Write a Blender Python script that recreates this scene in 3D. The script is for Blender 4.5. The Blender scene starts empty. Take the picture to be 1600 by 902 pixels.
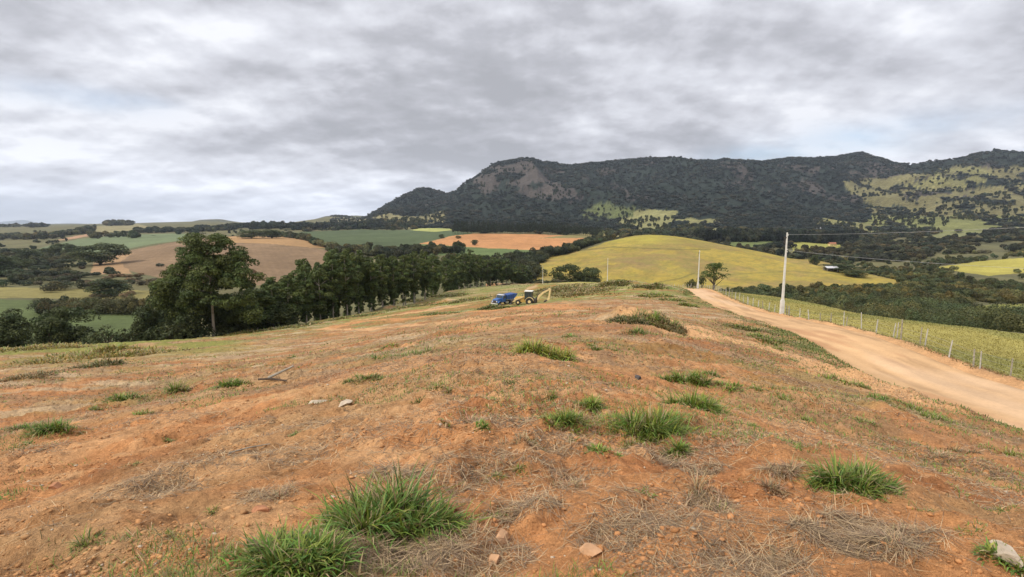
import bpy, bmesh, math, random
import numpy as np
from mathutils import Vector, Matrix
rng = np.random.default_rng(7)
random.seed(7)
C = bpy.context.scene.collection
R = math.radians

# ------------------------------------------------------------------ camera
FPX = 780.0
PITCH = math.atan(99/780)
CAMZ = 1.65
cam_d = bpy.data.cameras.new('camera')
cam = bpy.data.objects.new('camera', cam_d); C.objects.link(cam)
cam.location = (0, 0, CAMZ)
cam.rotation_euler = (math.pi/2 - PITCH, 0, 0)
cam_d.sensor_width = 36; cam_d.lens = 36*FPX/1600
cam_d.clip_start = 0.05; cam_d.clip_end = 90000
sc = bpy.context.scene
sc.camera = cam
# ------------------------------------------------------------------ light and exposure
SUN_EL, SUN_AZ = 44, 235          # azimuth clockwise from +Y
SUN_STRENGTH = 2.25
CLOUD_GAIN = 1.0
EXPOSURE = 0.5
sc.view_settings.view_transform = 'Standard'
sc.view_settings.look = 'None'
sc.view_settings.gamma = 1
sc.view_settings.exposure = EXPOSURE
sun_d = bpy.data.lights.new('sun', 'SUN')
sun_d.energy = SUN_STRENGTH; sun_d.angle = R(10); sun_d.color = (1.0, 0.91, 0.76)
sun = bpy.data.objects.new('sun', sun_d); C.objects.link(sun)
sun.rotation_euler = (R(90-SUN_EL), 0, R(-SUN_AZ) + math.pi)
sun.location = (0, 0, 60)

def px_ray(px, py):
    dx = (px-800)/FPX; dy = -(py-451)/FPX
    c, s = math.cos(PITCH), math.sin(PITCH)
    return np.array([dx, c+dy*s, -s+dy*c])

w = bpy.data.worlds.new('World'); sc.world = w; w.use_nodes = True
nt = w.node_tree; nt.nodes.clear()
def N(tree, typ, **kw):
    n = tree.nodes.new(typ)
    for k, v in kw.items():
        if k == 'inp':
            for i, x in v.items(): n.inputs[i].default_value = x
        else: setattr(n, k, v)
    return n
def Mth(tree, op, a, b=None, clamp=False):
    n = tree.nodes.new('ShaderNodeMath'); n.operation = op; n.use_clamp = clamp
    for i, x in enumerate((a, b)):
        if x is None: continue
        if isinstance(x, (int, float)): n.inputs[i].default_value = x
        else: tree.links.new(x, n.inputs[i])
    return n.outputs[0]
def ramp(tree, fac, stops, interp='LINEAR'):
    n = tree.nodes.new('ShaderNodeValToRGB'); cr = n.color_ramp; cr.interpolation = interp
    while len(cr.elements) < len(stops): cr.elements.new(0.5)
    for e, (p, c) in zip(cr.elements, stops):
        e.position = p; e.color = (*c, 1) if len(c) == 3 else c
    tree.links.new(fac, n.inputs[0]); return n.outputs[0]
def world_nodes():
    L = nt.links
    out = N(nt, 'ShaderNodeOutputWorld')
    sky = N(nt, 'ShaderNodeTexSky', sky_type='NISHITA')
    sky.sun_disc = False; sky.sun_elevation = R(SUN_EL); sky.sun_rotation = R(SUN_AZ)
    sky.altitude = 900
    bg1 = N(nt, 'ShaderNodeBackground', inp={1: 0.10}); L.new(sky.outputs[0], bg1.inputs[0])
    tc = N(nt, 'ShaderNodeTexCoord')
    sx = N(nt, 'ShaderNodeSeparateXYZ'); L.new(tc.outputs['Generated'], sx.inputs[0])
    z = Mth(nt, 'ADD', Mth(nt, 'MAXIMUM', sx.outputs[2], 0.0), 0.28)
    cx = Mth(nt, 'DIVIDE', sx.outputs[0], z); cy = Mth(nt, 'DIVIDE', sx.outputs[1], z)
    cb = N(nt, 'ShaderNodeCombineXYZ'); L.new(cx, cb.inputs[0]); L.new(cy, cb.inputs[1])
    def noise(scale, detail, rough, dist, off, sxyz=(1,1,1)):
        mp = N(nt, 'ShaderNodeMapping'); mp.inputs['Location'].default_value = off
        mp.inputs['Scale'].default_value = sxyz
        L.new(cb.outputs[0], mp.inputs[0])
        n = N(nt, 'ShaderNodeTexNoise'); n.inputs['Scale'].default_value = scale
        n.inputs['Detail'].default_value = detail; n.inputs['Roughness'].default_value = rough
        n.inputs['Distortion'].default_value = dist
        L.new(mp.outputs[0], n.inputs['Vector']); return n.outputs['Fac']
    A = dict(scale=.85, detail=9, rough=.52, dist=0.0, sxyz=(.9, 1.05, 1))
    B = dict(scale=3.0, detail=7, rough=.55, dist=0.0, sxyz=(.95, 1.05, 1))
    a = noise(off=(3.1, 1.7, 0), **A); a2 = noise(off=(3.16, 1.56, 0), **A)
    b = noise(off=(9.1, 4.2, 0), **B); b2 = noise(off=(9.13, 4.15, 0), **B)
    v = Mth(nt, 'ADD', Mth(nt, 'MULTIPLY', a, 0.74), Mth(nt, 'MULTIPLY', b, 0.26))
    e = Mth(nt, 'ADD', Mth(nt, 'MULTIPLY', Mth(nt, 'SUBTRACT', a, a2), 0.85), Mth(nt, 'MULTIPLY', Mth(nt, 'SUBTRACT', b, b2), 0.45))
    v = Mth(nt, 'ADD', v, e)
    col = ramp(nt, v, [(0.33, (0.40, 0.403, 0.435)), (0.43, (0.495, 0.498, 0.54)), (0.50, (0.62, 0.625, 0.675)),
                       (0.56, (0.72, 0.73, 0.785)), (0.65, (0.91, 0.92, 0.97))])
    # brighter cloud towards the low horizon, and overhead where the sun stands behind it
    hz = N(nt, 'ShaderNodeMapRange', interpolation_type='SMOOTHSTEP')
    hz.inputs[1].default_value = 0.0; hz.inputs[2].default_value = 0.16
    hz.inputs[3].default_value = 1.38; hz.inputs[4].default_value = 0.90
    L.new(sx.outputs[2], hz.inputs[0])
    zn = N(nt, 'ShaderNodeMapRange', interpolation_type='SMOOTHSTEP')
    zn.inputs[1].default_value = 0.42; zn.inputs[2].default_value = 1.0
    zn.inputs[3].default_value = 1.0; zn.inputs[4].default_value = 2.3
    L.new(sx.outputs[2], zn.inputs[0])
    g = Mth(nt, 'MULTIPLY', Mth(nt, 'MULTIPLY', hz.outputs[0], zn.outputs[0]), 0.88*CLOUD_GAIN)
    bg2 = N(nt, 'ShaderNodeBackground'); L.new(col, bg2.inputs[0]); L.new(g, bg2.inputs[1])
    # gaps in the cloud deck where blue sky shows
    gap = None
    for (px, py, rx, ry, amt) in [(105, 150, 0.09, 0.017, 1.0), (215, 158, .05, .012, .6), (1180, 243, 0.085, 0.018, 1.25), (1330, 218, 0.14, 0.024, 0.8),
                                  (1480, 195, 0.16, 0.022, 0.65), (1575, 250, 0.05, 0.012, .5), (270,345,.2,.008,.35)]:
        d = px_ray(px, py); d /= np.linalg.norm(d)
        ux = np.array([d[1], -d[0], 0]); ux /= np.linalg.norm(ux)
        def dot(vec):
            n = N(nt, 'ShaderNodeVectorMath', operation='DOT_PRODUCT'); L.new(tc.outputs['Generated'], n.inputs[0])
            n.inputs[1].default_value = tuple(vec); return n.outputs['Value']
        dh = Mth(nt, 'DIVIDE', dot(ux), rx)
        dv = Mth(nt, 'DIVIDE', Mth(nt, 'SUBTRACT', sx.outputs[2], float(d[2])), ry)
        rr = Mth(nt, 'ADD', Mth(nt, 'MULTIPLY', dh, dh), Mth(nt, 'MULTIPLY', dv, dv))
        m = Mth(nt, 'MULTIPLY', Mth(nt, 'EXPONENT', Mth(nt, 'MULTIPLY', rr, -1.0)), amt)
        fr = Mth(nt, 'GREATER_THAN', dot((0, 1, 0)), 0.0)
        m = Mth(nt, 'MULTIPLY', m, fr)
        gap = m if gap is None else Mth(nt, 'MAXIMUM', gap, m)
    c2 = noise(2.2, 6, 0.62, 0.3, (2.2, 7.7, 0))
    gm = Mth(nt, 'MULTIPLY', gap, Mth(nt, 'MULTIPLY', Mth(nt, 'SUBTRACT', c2, 0.30), 2.6))
    gm = Mth(nt, 'MULTIPLY', gm, 0.75, True)
    mix = N(nt, 'ShaderNodeMixShader'); L.new(gm, mix.inputs[0]); L.new(bg2.outputs[0], mix.inputs[1]); L.new(bg1.outputs[0], mix.inputs[2])
    L.new(mix.outputs[0], out.inputs[0])
world_nodes()

# ------------------------------------------------------------------ helpers
def hash2(ix, iy, seed):
    h = ix*np.uint32(374761393) + iy*np.uint32(668265263) + np.uint32((seed*1442695041) & 0xffffffff)
    h ^= h >> np.uint32(13); h *= np.uint32(1274126177); h ^= h >> np.uint32(16)
    return h.astype(np.float32)*np.float32(1/4294967295.0)
def vnoise(x, y, seed=0):
    x = np.asarray(x); y = np.asarray(y)
    x, y = np.broadcast_arrays(x, y)
    ix = np.floor(x); iy = np.floor(y); fx = (x-ix).astype(np.float32); fy = (y-iy).astype(np.float32)
    ix = ix.astype(np.int32).astype(np.uint32); iy = iy.astype(np.int32).astype(np.uint32); one = np.uint32(1)
    ux = fx*fx*(3-2*fx); uy = fy*fy*(3-2*fy)
    a = hash2(ix, iy, seed); b = hash2(ix+one, iy, seed); c = hash2(ix, iy+one, seed); d = hash2(ix+one, iy+one, seed)
    a += (b-a)*ux; c += (d-c)*ux; a += (c-a)*uy
    return a
def fbm(x, y, wl, oct=4, seed=0, gain=0.5):
    s = 0; a = 1; tot = 0; cx, cy = math.cos(.6), math.sin(.6)
    x = x/wl; y = y/wl
    for o in range(oct):
        s = s + a*vnoise(x+13.7*o, y-7.1*o, seed+o*17); tot += a; a *= gain
        x, y = (x*cx-y*cy)*2.03, (x*cy+y*cx)*2.03
    return s/tot
def smooth(a, b, x):
    t = np.clip((x-a)/(b-a), 0, 1); return t*t*(3-2*t)
def pt(px, py, Y):
    d = px_ray(px, py); k = Y/d[1]
    return (d[0]*k, Y, CAMZ+d[2]*k)
def inpoly(px, py, poly):
    r = np.zeros(px.shape, bool); n = len(poly)
    for i in range(n):
        x1, y1 = poly[i]; x2, y2 = poly[(i+1) % n]
        if y1 == y2: continue
        c = ((y1 > py) != (y2 > py)) & (px < (x2-x1)*(py-y1)/(y2-y1)+x1)
        r ^= c
    return r
def project(X, Y, Z):
    c, s = math.cos(PITCH), math.sin(PITCH)
    zz = Z-CAMZ; f = Y*c - zz*s; u = Y*s + zz*c
    f = np.maximum(f, 1e-3)
    return 800+FPX*X/f, 451-FPX*u/f

def mesh_np(name, V, quads=None, tris=None, col=None, smooth_=True, mats=()):
    me = bpy.data.meshes.new(name)
    V = np.asarray(V, np.float32); me.vertices.add(len(V)); me.vertices.foreach_set('co', V.ravel())
    li = []; ls = []; st = 0
    if quads is not None and len(quads):
        q = np.asarray(quads, np.int32); li.append(q.ravel()); ls.append(st+np.arange(len(q), dtype=np.int32)*4); st += q.size
    if tris is not None and len(tris):
        q = np.asarray(tris, np.int32); li.append(q.ravel()); ls.append(st+np.arange(len(q), dtype=np.int32)*3); st += q.size
    li = np.concatenate(li); ls = np.concatenate(ls)
    me.loops.add(len(li)); me.loops.foreach_set('vertex_index', li)
    me.polygons.add(len(ls)); me.polygons.foreach_set('loop_start', ls)
    me.update(calc_edges=True)
    if smooth_: me.polygons.foreach_set('use_smooth', np.ones(len(ls), bool))
    if col is not None:
        ca = me.color_attributes.new('albedo', 'FLOAT_COLOR', 'POINT')
        c4 = np.ones((len(V), 4), np.float32); c4[:, :3] = col; ca.data.foreach_set('color', c4.ravel())
    for m in mats: me.materials.append(m)
    return me
def link(name, me, parent=None, loc=None):
    o = bpy.data.objects.new(name, me); C.objects.link(o)
    if parent: o.parent = parent
    if loc is not None: o.location = loc
    return o
def tag(o, label=None, cat=None, group=None, kind=None):
    if label: o['label'] = label
    if cat: o['category'] = cat
    if group: o['group'] = group
    if kind: o['kind'] = kind
    return o
def empty(name, loc=(0, 0, 0), rz=0):
    o = bpy.data.objects.new(name, None); C.objects.link(o); o.location = loc; o.rotation_euler = (0, 0, rz)
    o.empty_display_size = 0.3
    return o
def copy_tree(o, parent=None):
    c = o.copy(); C.objects.link(c)
    if parent: c.parent = parent
    for ch in list(o.children): copy_tree(ch, c)
    return c

def mat_base(name, rough=0.9, spec=0.2):
    m = bpy.data.materials.new(name); m.use_nodes = True
    b = m.node_tree.nodes['Principled BSDF']; b.inputs['Roughness'].default_value = rough
    b.inputs['Specular IOR Level'].default_value = spec
    return m, m.node_tree, b
def mat_simple(name, col, rough=0.7, spec=0.3, metal=0, var=0.25, scale=3.0, bump=0.0):
    m, t, b = mat_base(name, rough, spec); b.inputs['Metallic'].default_value = metal
    tc = N(t, 'ShaderNodeTexCoord'); n = N(t, 'ShaderNodeTexNoise', inp={'Scale': scale, 'Detail': 6, 'Roughness': .6})
    t.links.new(tc.outputs['Object'], n.inputs['Vector'])
    lo = tuple(c*(1-var) for c in col); hi = tuple(min(c*(1+var), 1) for c in col)
    t.links.new(ramp(t, n.outputs['Fac'], [(0.3, lo), (0.7, hi)]), b.inputs['Base Color'])
    if bump:
        bp = N(t, 'ShaderNodeBump', inp={'Strength': bump, 'Distance': 0.02}); t.links.new(n.outputs['Fac'], bp.inputs['Height']); t.links.new(bp.outputs[0], b.inputs['Normal'])
    return m
def mat_attr(name, scales, amt=0.35, rough=0.95, spec=0.1, bumps=(), transl=0.0):
    """base colour from the albedo attribute, broken up by noises at real-world scales"""
    m, t, b = mat_base(name, rough, spec)
    at = N(t, 'ShaderNodeAttribute', attribute_name='albedo')
    geo = N(t, 'ShaderNodeNewGeometry')
    col = at.outputs['Color']
    for sc_ in scales:
        n = N(t, 'ShaderNodeTexNoise', inp={'Scale': sc_, 'Detail': 5, 'Roughness': .65}); t.links.new(geo.outputs['Position'], n.inputs['Vector'])
        f = ramp(t, n.outputs['Fac'], [(0.25, (1-amt,)*3), (0.75, (1+amt,)*3)])
        mx = N(t, 'ShaderNodeMix', data_type='RGBA', blend_type='MULTIPLY'); mx.inputs[0].default_value = 1
        t.links.new(col, mx.inputs[6]); t.links.new(f, mx.inputs[7]); col = mx.outputs[2]
    t.links.new(col, b.inputs['Base Color'])
    nrm = None
    for sc_, st, dist in bumps:
        n = N(t, 'ShaderNodeTexNoise', inp={'Scale': sc_, 'Detail': 6, 'Roughness': .65}); t.links.new(geo.outputs['Position'], n.inputs['Vector'])
        bp = N(t, 'ShaderNodeBump', inp={'Strength': st, 'Distance': dist}); t.links.new(n.outputs['Fac'], bp.inputs['Height'])
        if nrm: t.links.new(nrm, bp.inputs['Normal'])
        nrm = bp.outputs[0]
    if nrm: t.links.new(nrm, b.inputs['Normal'])
    if transl:
        out = t.nodes['Material Output']; tr = N(t, 'ShaderNodeBsdfTranslucent'); t.links.new(col, tr.inputs[0])
        mx = N(t, 'ShaderNodeMixShader'); mx.inputs[0].default_value = transl
        t.links.new(b.outputs[0], mx.inputs[1]); t.links.new(tr.outputs[0], mx.inputs[2]); t.links.new(mx.outputs[0], out.inputs[0])
    return m
M_soil = mat_attr('red_soil', (1.2, 8.0, 28.0, 80.0), 0.25, bumps=((9, .8, .08), (32, .9, .035), (110, .7, .012)))
M_road = mat_attr('dirt_road', (.5, 7.0), 0.10, bumps=((12, .4, .02),))
M_past = mat_attr('pasture_grass', (.04, .35, 2.5), 0.17, bumps=((3.5, .4, .08),))
M_farm = mat_attr('farmland', (.012, .05, .22, .8), 0.20, bumps=((.4, .6, .8),))
M_mount = mat_attr('mountain_ground', (.006, .03, .12), 0.30, bumps=((.03, .8, 12), (.12, .6, 3)))
M_leaf = mat_attr('leaves', (), transl=0.34, rough=.6, spec=.25)
M_grass = mat_attr('grass_blades', (), transl=0.25, rough=.55, spec=.3)
M_straw = mat_attr('dry_straw', (), transl=0.1, rough=.8, spec=.15)
M_clod = mat_attr('soil_clods', (30.0,), 0.2, bumps=((60, .6, .01),))
M_bark = mat_simple('eucalyptus_bark', (.36, .31, .25), .9, .1, var=.4, scale=1.2, bump=.6)
M_darkbark = mat_simple('dark_bark', (.085, .065, .05), .95, .1, var=.4, scale=2, bump=.6)

# ------------------------------------------------------------------ terrain: near hill
near_pts = [(800,902,2.3),(200,902,2.2),(1400,902,2.3),(800,760,3.9),(800,660,6.3),(800,600,9),(800,545,15),(800,510,26),(800,488,48),
 (815,476,93),(800,458,170),(800,446,290),(700,456,225),(640,478,160),(500,500,118),(330,527,95),(400,516,102),(150,537,75),(0,546,65),
 (-300,560,58),(0,600,30),(0,700,9.5),(0,800,4.2),(300,620,20),(300,700,7.5),(400,560,38),(500,530,60),(600,500,85),
 (1000,500,30),(950,470,62),(950,442,112),(1030,448,105),(880,462,100),(1100,480,60),(1200,560,22),(1300,600,17),(1400,700,9),
 (1600,800,5),(1600,700,12.5),(1600,655,20),(1600,602,27),(1400,592,29),(1400,540,38),(1223,500,60),(1093,455,128),(1060,452,140),
 (1036,451,165),(983,446,200),(925,443,240),(855,443,280),(1600,522,60),(1340,490,92),(1230,466,132),(1130,456,160),(1480,508,72),
 (1900,560,50),(1600,560,42)]
NP = np.array([pt(*p) for p in near_pts] + [(0,-10,.5),(-20,-10,-2.5),(20,-10,-3),(0,-60,-5),(60,-60,-10),(-60,-60,-12),(-40,0,-9),(42,0,-6.5),(28,5,-6.5),(0,-140,-18)])
def tps_k(d2): return np.where(d2 > 0, 0.5*d2*np.log(np.maximum(d2, 1e-12)), 0)
def fit_tps():
    n = len(NP); S = 100.; P = NP[:, :2]/S
    K = tps_k(((P[:, None]-P[None])**2).sum(-1)) + np.eye(n)*2e-4
    A = np.zeros((n+3, n+3)); A[:n, :n] = K; A[:n, n] = 1; A[:n, n+1:] = P; A[n, :n] = 1; A[n+1:, :n] = P.T
    b = np.zeros(n+3); b[:n] = NP[:, 2]; return np.linalg.solve(A, b)
TW = fit_tps()
def tps(X, Y):
    X = np.asarray(X, float)/100.; Y = np.asarray(Y, float)/100.
    z = TW[-3] + TW[-2]*X + TW[-1]*Y
    for i in range(len(NP)):
        z = z + TW[i]*tps_k((X-NP[i, 0]/100)**2 + (Y-NP[i, 1]/100)**2)
    return z
# road edges, world metres
RY = np.array([-60, -20, 5, 12, 20, 29, 36, 45, 60, 85, 128, 165, 200, 240, 280, 345.])
RL = np.array([16, 17, 18.5, 19.2, 20.5, 21.7, 22.8, 24.8, 27.4, 33.0, 42.5, 45.5, 43, 33.5, 16, -18.])
RR = np.array([22, 23, 25.0, 26.2, 27.2, 28.3, 29.1, 30.2, 32.0, 37.4, 47.0, 50.5, 48, 39.5, 22.5, -12.])
def sinterp(x, xp, fp):     # smooth interpolation, catmull style via dense gaussian
    return np.interp(x, xp, fp)
_yy = np.linspace(-60, 345, 811)
def _sm(v):
    a = np.interp(_yy, RY, v); k = np.hanning(31); k /= k.sum()
    return np.convolve(np.pad(a, 15, mode='reflect', reflect_type='odd'), k, 'valid')
_L, _R = _sm(RL), _sm(RR)
def road_L(y): return np.interp(y, _yy, _L)
def road_R(y): return np.interp(y, _yy, _R)
_zc = tps((_L+_R)/2, _yy)
def road_z(y): return np.interp(y, _yy, _zc)

# profiles beyond the near hill: px at horizon -> (crest depth, [(depth, y)...])
prof = {
-700:(52,[(80,570),(150,530),(230,487),(350,450),(700,402),(1100,381),(1800,366),(3000,356),(5000,352),(6500,350),(8500,356)]),
-300:(58,[(85,565),(150,530),(230,487),(350,450),(700,402),(1100,381),(1800,366),(3000,356),(5000,352),(6500,350),(8500,356)]),
0:(65,[(90,560),(150,528),(230,487),(350,450),(700,402),(1100,381),(1800,364),(3000,354),(4500,353),(6000,351),(8500,356)]),
150:(75,[(95,555),(150,530),(230,487),(340,453),(600,410),(1000,378),(1500,364),(2400,354),(4000,351),(5500,350),(8500,356)]),
320:(94,[(112,560),(150,530),(220,490),(320,455),(500,410),(850,373),(1200,366),(2000,354),(3200,348),(4200,346),(8500,356)]),
440:(104,[(128,550),(200,505),(300,465),(400,438),(600,400),(850,372),(1100,371),(1600,357),(2800,352),(3600,350),(8500,356)]),
530:(124,[(150,520),(200,505),(300,465),(420,432),(600,402),(800,381),(1250,361),(1600,357),(2600,347),(3300,337),(5500,352)]),
600:(150,[(180,490),(230,480),(300,460),(420,430),(560,405),(750,385),(1250,361),(1600,356),(2400,347),(3000,327),(5500,345)]),
660:(180,[(205,478),(260,465),(330,448),(430,422),(560,402),(750,382),(1100,364),(1600,355),(2300,340),(3000,300),(5500,330)]),
700:(235,[(265,470),(300,460),(340,446),(430,420),(540,402),(720,383),(950,367),(1500,356),(2200,338),(3000,306),(5500,330)]),
760:(300,[(330,452),(360,446),(400,438),(450,420),(520,402),(700,384),(900,368),(1300,358),(2100,330),(3000,265),(5500,320)]),
830:(300,[(330,450),(350,447),(380,440),(430,424),(520,405),(700,386),(900,368),(1300,357),(2100,325),(3000,253),(5500,320)]),
900:(290,[(310,450),(330,448),(360,441),(430,415),(560,390),(640,396),(900,370),(1300,357),(2050,325),(3000,260),(5500,320)]),
950:(250,[(280,452),(310,450),(350,440),(430,408),(600,378),(680,385),(900,372),(1300,360),(2000,325),(3000,258),(5500,320)]),
1000:(220,[(250,458),(290,455),(340,443),(450,400),(640,369),(720,378),(900,374),(1300,358),(2000,322),(3000,252),(5500,320)]),
1060:(195,[(225,462),(270,460),(330,446),(440,402),(620,371),(710,381),(920,374),(1300,357),(2000,320),(3000,254),(5500,320)]),
1110:(175,[(205,465),(260,465),(320,450),(430,410),(600,379),(700,389),(950,374),(1300,355),(2000,320),(3000,253),(5500,320)]),
1223:(135,[(160,492),(220,482),(280,464),(380,432),(520,401),(620,410),(900,380),(1300,356),(2000,318),(3000,254),(5500,320)]),
1300:(108,[(130,507),(200,482),(260,467),(330,449),(430,422),(560,425),(900,385),(1300,360),(2000,316),(3000,249),(5500,310)]),
1345:(93,[(120,512),(190,484),(250,468),(320,452),(410,432),(540,428),(880,388),(1300,361),(2000,314),(3000,245),(5500,310)]),
1420:(82,[(108,520),(170,490),(230,470),(300,455),(380,441),(520,430),(800,391),(1250,362),(1900,316),(2900,269),(5500,310)]),
1500:(71,[(98,530),(160,505),(230,475),(300,456),(400,435),(550,415),(800,386),(1200,358),(1800,310),(2800,258),(5500,310)]),
1600:(61,[(88,540),(140,520),(210,490),(300,462),(420,430),(550,407),(800,384),(1200,352),(1800,305),(2700,250),(5500,300)]),
1800:(54,[(80,550),(140,525),(210,490),(300,465),(420,432),(550,410),(800,388),(1200,352),(1800,300),(2600,245),(5500,300)]),
2500:(50,[(80,570),(140,540),(210,490),(300,465),(420,432),(550,410),(800,388),(1200,352),(1800,300),(2600,245),(5500,300)]),
}
crest_px = [(-2000,352),(560,345),(575,340),(600,326),(630,308),(650,300),(665,298),(680,303),(697,307),(715,301),(735,285),(755,272),(770,263),(790,257),(815,252),(845,255),(875,259),(900,261),(925,259),(950,256),(1000,252),(1020,251),(1045,255),(1080,253),(1120,256),(1160,256),(1200,256),(1240,253),(1290,251),(1320,249),(1345,245),(1365,253),(1390,262),(1420,269),(1450,264),(1500,257),(1530,250),(1552,245),(1575,250),(1600,249),(1700,255),(2500,250)]
def loft_tables(tg):
    pxs = sorted(prof); ts = []; D = []; Zs = []; CR = []
    for p in pxs:
        t0 = (p-800)/FPX*1.0/ (px_ray(p, 352)[1]); ts.append(t0); dc, L = prof[p]; CR.append(dc)
        D.append([math.log(a) for a, _ in L]); Zs.append([CAMZ+px_ray(p, y)[2]/px_ray(p, y)[1]*a for a, y in L])
    ts = np.array(ts); D = np.array(D); Zs = np.array(Zs)
    def itp(v):
        a = np.interp(tg, ts, v)
        # light smoothing along t
        fine = np.linspace(tg.min(), tg.max(), 2400); b = np.interp(fine, ts, v); k = np.hanning(41); k /= k.sum()
        b = np.convolve(np.pad(b, 20, mode='edge'), k, 'valid'); return np.interp(tg, fine, b)
    Dg = np.stack([itp(D[:, k]) for k in range(D.shape[1])], 1)
    Zg = np.stack([itp(Zs[:, k]) for k in range(D.shape[1])], 1)
    crest = itp(np.array(CR))
    # the ridge silhouette, point by point
    cp = np.array(crest_px, float); ct = np.array([(a-800)/FPX/px_ray(a, b)[1] for a, b in cp]); cs = np.array([px_ray(a, b)[2]/px_ray(a, b)[1] for a, b in cp])
    sil = np.interp(tg, ct, cs); k = 9
    wgt = smooth(-0.36, -0.29, tg)
    Zg[:, k] = Zg[:, k]*(1-wgt) + wgt*(CAMZ + sil*np.exp(Dg[:, k]))
    return crest, Dg, Zg
def pchip(x, y, xi):
    h = np.diff(x); d = np.diff(y)/h; n = len(x); m = np.zeros(n)
    for i in range(1, n-1):
        if d[i-1]*d[i] > 0:
            w1 = 2*h[i]+h[i-1]; w2 = h[i]+2*h[i-1]; m[i] = (w1+w2)/(w1/d[i-1]+w2/d[i])
    m[0] = d[0]; m[-1] = d[-1]
    i = np.clip(np.searchsorted(x, xi)-1, 0, n-2); t = (xi-x[i])/h[i]
    return (2*t**3-3*t**2+1)*y[i]+(t**3-2*t**2+t)*h[i]*m[i]+(-2*t**3+3*t**2)*y[i+1]+(t**3-t**2)*h[i]*m[i+1]

TS = 0.0021
tin = np.arange(-1.155, 1.1551, TS); tout = np.arange(1.155+.02, 2.3, .025)
TG = np.concatenate([-tout[::-1], tin, tout])
lnY = np.concatenate([np.arange(math.log(.6), math.log(16), .0047), np.arange(math.log(16), math.log(8400), .0086)])
YG = np.exp(lnY); nT, nY = len(TG), len(YG)
crest, Dg, Zg = loft_tables(TG)
X2 = TG[:, None]*YG[None, :]; Y2 = np.broadcast_to(YG[None, :], X2.shape).copy()
Z2 = np.zeros_like(X2)
nearj = np.searchsorted(YG, 330)
Zn = tps(X2[:, :nearj], Y2[:, :nearj])
zc_ = tps(TG*crest, crest)
for i in range(nT):
    x = np.concatenate([[math.log(crest[i]*.93), math.log(crest[i])], Dg[i]])
    y = np.concatenate([[tps(TG[i]*crest[i]*.93, crest[i]*.93), zc_[i]], Zg[i]])
    j0 = np.searchsorted(YG, crest[i])
    Z2[i, :j0] = Zn[i, :j0]
    Z2[i, j0:] = pchip(x, y, lnY[j0:])
CR2 = crest[:, None]
D8 = np.exp(Dg[:, 7])[:, None]; D10 = np.exp(Dg[:, 9])[:, None]; D7 = np.exp(Dg[:, 6])[:, None]
past = smooth(0.0, 0.15, np.log(Y2/CR2))
# rolling relief beyond the near hill
Z2 += past*(fbm(X2, Y2, 160, 3, 5)-.5)*np.minimum(Y2/100, 6)*0.9
# mountain spurs and gullies
env = smooth(0, 1, (np.log(Y2/D8))/np.log(D10/D8)*1.6) * (1-0.88*smooth(.72, 1.0, np.log(Y2/D8)/np.log(D10/D8)))
mt = smooth(-0.33, -0.22, TG)[:, None]
wx = X2 + 160*(fbm(X2, Y2, 700, 3, 31)-.5)*2; 
rid = 1-np.abs(fbm(wx*1.0, Y2*.38, 330, 4, 12)*2-1)
Z2 += env*mt*(rid-.72)*190
Z2 += env*mt*(fbm(X2, Y2*.6, 110, 4, 77)-.5)*50
beh = smooth(.9, 1.0, np.log(Y2/D8)/np.log(D10/D8))*mt
Z2 += beh*(fbm(X2, Y2*.0+3, 60, 3, 90)-.5)*14
# ---- road bed and near micro relief
rc = (road_L(Y2)+road_R(Y2))/2; hw = (road_R(Y2)-road_L(Y2))/2
dr = np.abs(X2-rc)-hw; nearR = (Y2 < 330)
bl = (1-smooth(0, 3.2, dr))*nearR*(Y2 > -50)
Z2 = Z2*(1-bl) + road_z(Y2)*bl
right_side = nearR & (X2 > rc)
BASEZ = Z2.copy()
def micro(X, Y):
    near = 1-smooth(90, 200, Y)
    rough = smooth(.35, .65, fbm(X, Y, 6, 3, 3))
    z = (fbm(X, Y, 3.2, 3, 21)-.5)*.42*near
    z += (smooth(.42, .62, fbm(X*.8, Y, 1.1, 3, 33))-.4)*.10*near
    a = .5; xr = X*math.cos(a)+Y*math.sin(a); yr = -X*math.sin(a)+Y*math.cos(a)
    z += (fbm(xr*.28, yr, .9, 3, 22)-.5)*.20*near
    z += (1-np.abs(fbm(xr*.22, yr, .38, 3, 27)*2-1)-.7)*.075*near*(1-smooth(30, 70, Y))
    cr = 1-np.abs(fbm(xr*.6, yr, .8, 4, 28)*2-1); z -= smooth(.90, .985, cr)*.05*smooth(.45, .6, fbm(X, Y, 2.5, 2, 29))*(1-smooth(25, 50, Y))                       # drag marks of the machine
    z += (1-np.abs(fbm(X, Y, .55, 3, 23)*2-1)-.7)*(.07+.13*rough)*near
    n2 = 1-smooth(20, 45, Y)
    z += (fbm(X, Y, .17, 2, 24)-.5)*(.055+.075*rough)*n2
    n3 = 1-smooth(9, 16, Y)
    z += (fbm(X, Y, .06, 2, 25)-.5)*(.020+.034*rough)*n3
    return z
jm = np.searchsorted(YG, 210)
mz = np.zeros_like(Z2); mz[:, :jm] = micro(X2[:, :jm], Y2[:, :jm])
offroad = smooth(0.0, 1.6, dr)
fld = smooth(1.0, 2.5, X2-(rc+hw))*nearR                                 # pasture right of the road is smoother
Z2 += mz*offroad*(1-.75*fld)*(1-past)
# windrow of soil along the right edge of the road, bank on the left
Z2 += nearR*(Y2 < 200)*np.exp(-((X2-(rc+hw)-.75)/.45)**2)*(.10+.28*fbm(X2*0, Y2, 1.6, 3, 41))
Z2 += nearR*(Y2 < 200)*np.exp(-((rc-hw-X2-1.0)/.8)**2)*(.05+.30*fbm(X2*0, Y2, 3.0, 3, 42))
Z2 -= bl*(dr < 0)*0.05*smooth(0, .5, -dr)
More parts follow.
